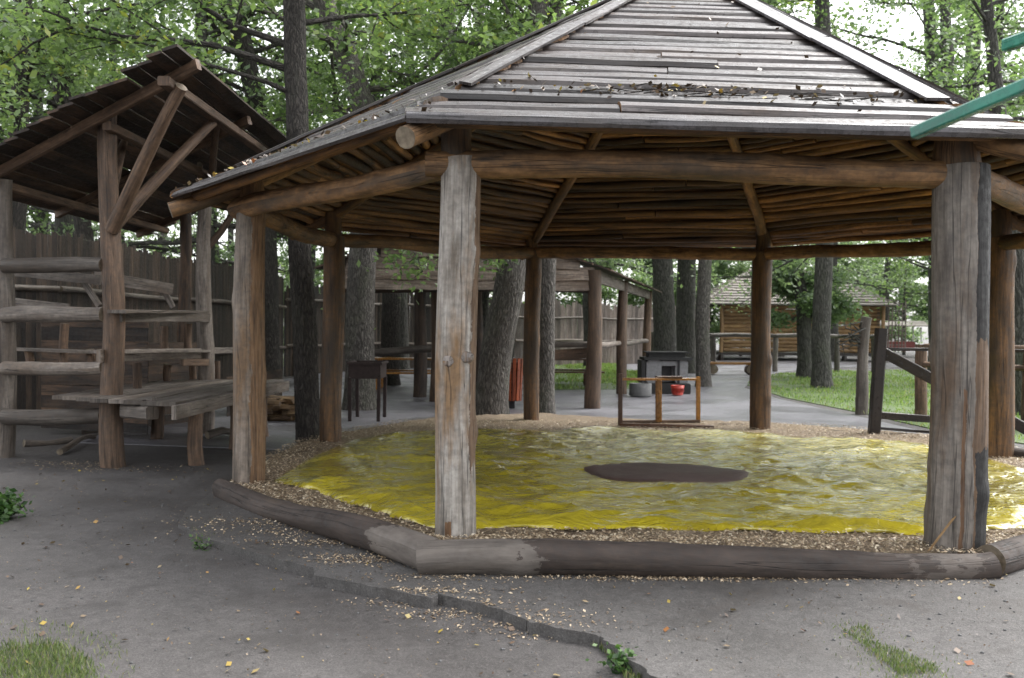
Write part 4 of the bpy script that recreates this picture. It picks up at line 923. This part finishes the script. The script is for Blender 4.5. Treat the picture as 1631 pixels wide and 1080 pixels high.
# ------------------------------------------------------------------ green canopy bars at the upper right (frame stands outside the picture)
gc = thing('green_canopy', (2.6, 2.9, 0), 'green painted timber bars of a canopy reaching in at the upper right corner', 'canopy')
a, b = at(1456, 212, 3.6), at(1700, 108, 3.1); mb = MB(); beam(mb, a, b+(b-a)*.35, .04, .044, jit=.001); mb.build('bar', ['green'], gc); bb = b+(b-a)*.35
a, b = at(1604, 72, 3.6), at(1760, 16, 3.1); mb = MB(); beam(mb, a, b+(b-a)*.35, .045, .045, jit=.001); mb.build('bar', ['green'], gc); b2 = b+(b-a)*.35
mb = MB(); beam(mb, bb, (bb.x+.05, bb.y-.1, 0), .07, .07); mb.build('post', ['green'], gc)
mb = MB(); beam(mb, bb+Vector((0, 0, -.02)), b2+Vector((.02, 0, .08)), .05, .05); mb.build('crossbar', ['green'], gc)

# ------------------------------------------------------------------ trees
def limb_pts(p, d, L, n=6, droop=0.0, wig=.25):
    pts = [p]; d = d.normalized()
    for i in range(n):
        d = (d+Vector((random.gauss(0, wig), random.gauss(0, wig), random.gauss(0, wig)-droop)) * .5).normalized(); pts.append(pts[-1]+d*(L/n))
    return pts
def gen_tree(name, loc, trunk, rads, z0, Rc, nl, nleaf, label, group=None, barkm='bark', leafm='leaf', lsize=.062, seed=0, segs=18, up=.35, sub=5, sig=.24, spread=None, limbr=.35, extra=None, low=()):
    random.seed(seed); t = thing(name, loc, label, 'tree', group); mb = MB(); lo = Vector(loc)
    pts = [lo+Vector(p) for p in trunk]; fine, fr = [], []
    for i in range(len(pts)-1):
        m_ = max(2, int((pts[i+1]-pts[i]).length/.35))
        for j in range(m_):
            s = j/m_; fine.append(pts[i].lerp(pts[i+1], s)+Vector((random.gauss(0, .006), random.gauss(0, .006), 0))); fr.append(rads[i]+(rads[i+1]-rads[i])*s)
    fine.append(pts[-1]); fr.append(rads[-1]); fr[0] *= 1.25
    if len(fr) > 1: fr[1] *= 1.07
    tube(mb, fine, fr, segs, .05, m=0, mcap=0, fl=.03)
    cl = []
    H = pts[-1].z
    for i in range(nl):
        s = (i+random.random())/nl; z = z0+(H-z0)*s
        k = min(range(len(fine)), key=lambda j: abs(fine[j].z-z)); az = random.uniform(0, 6.28) if spread is None else random.uniform(*spread)
        e = up*(.3+1.4*s)+random.gauss(0, .15); L = Rc*(1-.45*s)*random.uniform(.65, 1.15)
        lp = limb_pts(fine[k], Vector((math.cos(az), math.sin(az), e)), L, 6)
        r0 = fr[k]*limbr*random.uniform(.7, 1.1); tube(mb, lp, [r0*(1-.13*q) for q in range(len(lp))], 7, .05, cap=False, m=0)
        for q in range(sub):
            j = random.randint(2, 6); sp = limb_pts(lp[j], Vector((random.gauss(math.cos(az), .8), random.gauss(math.sin(az), .8), random.gauss(.1, .5))), L*random.uniform(.22, .45), 5, .05)
            tube(mb, sp, [max(.006, r0*.35*(1-.16*x)) for x in range(len(sp))], 5, 0, cap=False, m=0)
            cl += [tuple(x) for x in sp[1:]]
        cl += [tuple(x) for x in lp[4:]]
    for a_, b_ in low:                       # low hanging leafy branch
        n_ = 9; lp = [a_.lerp(b_, q/n_)+Vector((random.gauss(0, .05), 0, .35*math.sin(math.pi*q/n_))) for q in range(n_+1)]
        tube(mb, lp, [.035-.003*q for q in range(n_+1)], 6, 0, cap=False)
        for q in range(7, n_+1):
            for _ in range(2):
                e_ = lp[q]+Vector((random.uniform(-.35, .35), random.uniform(-.3, .3), random.uniform(-.45, .15))); tube(mb, [lp[q], lp[q].lerp(e_, .5), e_], [.01, .008, .004], 4, 0, cap=False)
                cl += [tuple(lp[q].lerp(e_, u)) for u in (.6, 1)]
    mb.build('trunk', [barkm], t)
    cl = np.array(cl); wts = rng.uniform(.3, 1.7, len(cl)); wts /= wts.sum()
    idx = rng.choice(len(cl), nleaf, p=wts); Pn = cl[idx]+rng.normal(size=(nleaf, 3))*np.array([sig, sig, sig*.6])
    base = rng.uniform(0, .75, len(cl))[idx]; a, b, nn = leafset(Pn, lsize)
    tint = random.uniform(-.12, .12)
    quads('crown', Pn, a, b, nn, np.clip(base+tint+rng.uniform(-.15, .3, nleaf), 0, 1), leafm, t)
    return t
def ptree(px, py, Y, tops, w0, w1, z0, Rc, nl, nleaf, label, **kw):
    """trunk whose centre passes the measured points at distance Y"""
    b = gp(px, py) if Y is None else Vector((at(px, py, Y).x, Y, 0)); Yb = b.y
    tr = [(0, 0, -.1)]; rr = [w0]
    n_ = len(tops)
    for i, (tx, ty, dY) in enumerate(tops):
        q = at(tx, ty, Yb+dY); tr.append(tuple(q-b)); rr.append(w0+(w1-w0)*(i+1)/(n_+1))
    last = Vector(tr[-1]); prev = Vector(tr[-2]); d = (last-prev).normalized(); tr.append(tuple(last+d*kw.pop('ext', 4)+Vector((0, 0, .5)))); rr.append(w1*.6)
    return gen_tree('oak_tree', (b.x, b.y, 0), tr, rr, z0, Rc, nl, nleaf, label, barkm=kw.pop('barkm', 'bark'), **kw)
ptree(494, 704, None, [(486, 550, 0), (478, 400, .1), (474, 230, .2), (468, 0, .3), (466, -150, .3)], .175, .15, 4.6, 3.2, 16, 12000, 'tall straight dark trunk rising between the shelter roof and the pavilion roof', seed=1, barkm='bark_dark', segs=30)
ptree(572, 650, 19.0, [(574, 520, 0), (578, 390, 0), (590, 200, .2), (540, 60, .4), (505, -30, .4)], .30, .2, 5.2, 4.2, 20, 15000, 'thick grey trunk behind the rusty brazier', seed=2, low=((at(578, 330, 19), at(672, 432, 17.2)), (at(580, 300, 19), at(772, 415, 17.0))))
ptree(781, 664, None, [(790, 560, 0), (806, 480, 0), (818, 410, 0), (840, 200, .3)], .30, .25, 5.5, 4.2, 18, 15000, 'wide grey trunk leaning right just behind the pale front post', seed=3, segs=28)
ptree(868, 660, None, [(869, 560, 0), (872, 420, 0), (880, 200, 0)], .17, .15, 6, 3.6, 14, 11000, 'slim rough barked trunk right behind the brown rear post', seed=4, segs=24)
ptree(1121, 616, None, [(1118, 520, 0), (1123, 420, 0), (1130, 200, 0)], .21, .17, 5.5, 4, 16, 12000, 'slim grey trunk standing right of the white stove', seed=5, leafm='leaf_pale')
ptree(1309, 618, None, [(1308, 540, 0), (1312, 418, 0), (1318, 200, 0), (1310, 20, 0)], .28, .2, 5.6, 3.6, 13, 6500, 'straight dark trunk on the right lawn in front of the hut roof', seed=6, barkm='bark_far')
ptree(1060, 592, 34, [(1058, 500, 0), (1055, 420, 0), (1040, 250, 0)], .42, .3, 5.5, 4.5, 16, 11000, 'left trunk of the pair rising behind the white stove', seed=7, barkm='bark_far')
ptree(1092, 590, 36, [(1092, 500, 0), (1094, 420, 0), (1110, 250, 0)], .38, .3, 5.5, 4.5, 16, 11000, 'right trunk of the pair rising behind the white stove', seed=8, barkm='bark_far')
ptree(1283, 600, 33, [(1282, 560, 0), (1280, 505, 0), (1276, 470, 0)], .28, .2, 1.9, 1.9, 15, 9000, 'short thick trunk with low bright green leaves left of the straight dark trunk', seed=9, barkm='bark_far', leafm='leaf_pale', up=.1, lsize=.085, ext=.3)
ptree(1629, 655, 19, [(1625, 540, 0), (1622, 420, 0), (1600, 250, 0)], .17, .14, 5, 3.0, 12, 6000, 'slim dark trunk at the right edge of the picture beyond the braced rails', seed=10, barkm='bark_far')
ptree(145, 640, 23, [(150, 480, 0), (100, 150, 0), (95, 20, 0)], .22, .16, 4.5, 4.4, 20, 15000, 'leaning dark trunk showing above the left end of the shelter roof', seed=11, barkm='bark_dark')
ptree(20, 640, 20, [(25, 400, 0), (32, 150, 0), (38, 20, 0)], .2, .15, 4.2, 4.0, 20, 14000, 'forked dark trunk at the left edge above the shelter roof', seed=12, barkm='bark_dark')
ptree(430, 620, 25, [(425, 400, 0), (420, 220, 0), (385, 60, 0), (350, -20, 0)], .28, .2, 5, 4.6, 20, 15000, 'dark trunk bending left behind the peak of the shelter roof', seed=13, barkm='bark_dark')
ptree(620, 610, 27, [(625, 420, 0), (600, 200, 0), (560, 100, 0), (515, 0, 0)], .27, .22, 5, 4.6, 20, 15000, 'dark trunk slanting up to the left above the left pavilion eave', seed=14, barkm='bark_dark')
ptree(1490, 590, 36, [(1490, 300, 0), (1488, 140, 0), (1478, 0, 0)], .26, .2, 7.5, 4.0, 14, 8000, 'thin dark trunk against the bright sky above the right hip of the roof', seed=15, barkm='bark_far')
ptree(1545, 590, 40, [(1548, 300, 0), (1548, 100, 0), (1556, 0, 0)], .34, .26, 7.5, 4.6, 14, 9000, 'forked dark trunk above the green bar at the upper right', seed=16, barkm='bark_far')
# understory with leaves low down beyond the fences
def shrubtree(px, Y, seed, H=4.2, leafm='leaf', R_=2.4, n=9000, group='leafy young trees beyond the fences', label='leafy young tree among those beyond the fences', ls=.08):
    x = at(px, 540, Y).x; return gen_tree('young_tree', (x, Y, 0), [(0, 0, -.1), (.1, 0, H*.5), (.0, .1, H)], [.10, .07, .03], 1.0, R_, 16, n, label, group, barkm='bark_far', leafm=leafm, lsize=ls, seed=seed, segs=8, up=.3, limbr=.4)
def copy_tree(o, loc, rz, sc, label=None):
    c_ = o.copy(); COL.objects.link(c_); c_.location = loc; c_.rotation_euler[2] = rz; c_.scale = (sc, sc, sc)
    for ch in o.children:
        d = ch.copy(); COL.objects.link(d); d.parent = c_
    if label: c_['label'] = label
    return c_
sA_ = shrubtree(960, 50, 81, 6.0, 'leaf_pale', 3.4, 11000, ls=.11); sB_ = shrubtree(1180, 60, 82, 6.5, 'leaf_pale', 3.6, 11000, ls=.11)
for i, (px, Y, s) in enumerate(((1030, 56, 1.1), (1130, 66, 1.3), (1240, 64, 1.1), (1440, 66, 1.1), (1400, 74, 1.2), (1540, 62, 1.0), (1650, 52, .9), (880, 50, 1.0), (720, 46, .8), (630, 48, .8), (1330, 76, 1.3), (500, 42, .8), (330, 32, .55), (110, 28, .5), (400, 38, .7))):
    copy_tree((sA_, sB_)[i % 2], (at(px, 540, Y).x, Y, 0), i*1.3, s)
# background wood: two generic tall trees, copied
def bigtree(px, Y, seed, leafm, n=8500):
    x = at(px, 540, Y).x; return gen_tree('oak_tree', (x, Y, 0), [(0, 0, -.1), (.2, 0, 4), (-.1, .2, 9), (.2, .3, 14)], [.26, .22, .16, .08], 3.8, 4.6, 24, n, 'tall leafy oak in the wood behind the fences', 'oaks of the wood behind', barkm='bark_far', leafm=leafm, lsize=.085, seed=seed, segs=12, sig=.38)
bA, bB, bC = bigtree(60, 32, 91, 'leaf'), bigtree(330, 34, 92, 'leaf_pale'), bigtree(800, 36, 93, 'leaf')
BG = [(90, 27), (330, 25), (585, 28), (715, 25), (1505, 29), (1207, 36), (1590, 33), (1330, 50), (1500, 54), (1660, 46), (1240, 60), (1410, 64), (-60, 28), (190, 30), (260, 44), (480, 32), (540, 50), (640, 36), (760, 31), (940, 40), (110, 46), (20, 54), (370, 56), (820, 54), (700, 64), (1600, 66), (1680, 48), (1120, 64), (-30, 62)]
for i, (px, Y) in enumerate(BG): copy_tree((bA, bB, bC)[i % 3], (at(px, 540, Y).x, Y, 0), i*2.1, random.uniform(.85, 1.15)*(1.1 if Y > 50 else 1))
# near branch sprays: a leafy branch hanging behind the pale front post
# ------------------------------------------------------------------ grass and low plants
def grass(name, poly, n, h, w_=.006, zf=.03, spread=None):
    xs = [p[0] for p in poly]; ys = [p[1] for p in poly]; X = rng.uniform(min(xs), max(xs), n); Y = rng.uniform(min(ys), max(ys), n); k_ = inpoly(X, Y, poly); X, Y = X[k_], Y[k_]; k = len(X)
    den = np.sin(X*2.1)+np.sin(Y*1.7+X)+rng.normal(size=k)*.8; 
    if zf is None or zf < .03:
        cx_, cy_ = np.mean(xs), np.mean(ys); pin = np.array([((p[0]-cx_)*.72+cx_, (p[1]-cy_)*.72+cy_) for p in poly]); ins = inpoly(X, Y, pin)
        den = den-np.where(ins, .0, 1.1)
    kk = den > -1.0; X, Y = X[kk], Y[kk]; k = len(X)
    hh = h*rng.uniform(.4, 1.3, (k, 1)); up = rng.normal(size=(k, 3))*.35; up[:, 2] = 1; up = unit(up)*hh/2; sd_ = unit(np.cross(up, rng.normal(size=(k, 3))))*w_*rng.uniform(.6, 1.4, (k, 1))
    zz = (gz(X, Y) if zf is None else np.full(k, zf)); Pn = np.stack([X, Y, zz+hh[:, 0]*.45], 1)
    return tag(quads(name, Pn, up, sd_, up*0+np.array([[0, 0, 0]]), rng.uniform(0, 1, k), 'grass' if name == 'lawn_grass' else 'grass_short'), kind='stuff')
def pxpoly(l, z=0): return [tuple(gp(*p, z=z))[:2] for p in l]
grass('lawn_grass', pxpoly([(1190, 612), (1250, 634), (1360, 658), (1485, 688), (1631, 712), (1700, 690), (1700, 600), (1500, 592), (1300, 590), (1212, 600)]), 60000, .09, .010, .016)
grass('lawn_grass', pxpoly([(870, 622), (985, 621), (1040, 618), (1035, 592), (985, 590), (1000, 574), (880, 574)]), 26000, .10, .014, .016)
grass('grass_patch', pxpoly([(-30, 1050), (60, 1036), (110, 1046), (150, 1075), (160, 1110), (-60, 1130)], -.1), 6500, .05, .0022, None)
grass('grass_patch', pxpoly([(1318, 1002), (1350, 990), (1375, 996), (1400, 1030), (1450, 1050), (1515, 1075), (1530, 1095), (1440, 1100), (1380, 1050)]), 12000, .03, .0024, .018)
grass('grass_patch', pxpoly([(925, 1028), (960, 1035), (1000, 1052), (1040, 1090), (1000, 1100), (975, 1060)], -.08), 2200, .05, .0028, None)
grass('grass_patch', pxpoly([(300, 852), (345, 862), (350, 872), (310, 868)], -.05), 500, .05, .004, None)
def plant(px, py, k, label, spreadr=.15, h=.25, ls=.035, seed=1):
    random.seed(seed); c = gp(px, py, -.04); t = thing('low_plant', tuple(c), label, 'plant'); mb = MB(); L_ = []
    for i in range(k):
        d = Vector((random.gauss(0, spreadr), random.gauss(0, spreadr), h*random.uniform(.5, 1.2))); p = limb_pts(c, d, d.length, 4, 0, .12); tube(mb, p, [.004]*5, 4, 0, cap=False); L_ += [tuple(q) for q in p[1:]]*8
    mb.build('stems', ['bark_dark'], t); A_ = np.array(L_)+rng.normal(size=(len(L_), 3))*.035; a, b, nn = leafset(A_, ls, .6); quads('leaves', A_, a, b, nn, rng.uniform(0, 1, len(A_)), 'leaf_low', t)
grass('grass_patch', pxpoly([(-80, 1015), (60, 1000), (190, 1030), (240, 1130), (-90, 1150)], -.1), 2600, .035, .0020, None)
grass('grass_patch', pxpoly([(1270, 985), (1350, 970), (1420, 985), (1480, 1030), (1580, 1070), (1600, 1110), (1400, 1120), (1320, 1040)]), 2200, .022, .0020, .018)
plant(-2, 835, 34, 'dark green leafy weed at the left edge of the dirt', .09, .20, .034)
plant(322, 876, 4, 'tiny green weed growing against the step of the paving', .02, .045, .014, 2)
plant(990, 1066, 5, 'small green weed at the front end of the paving step', .05, .06, .02, 3)
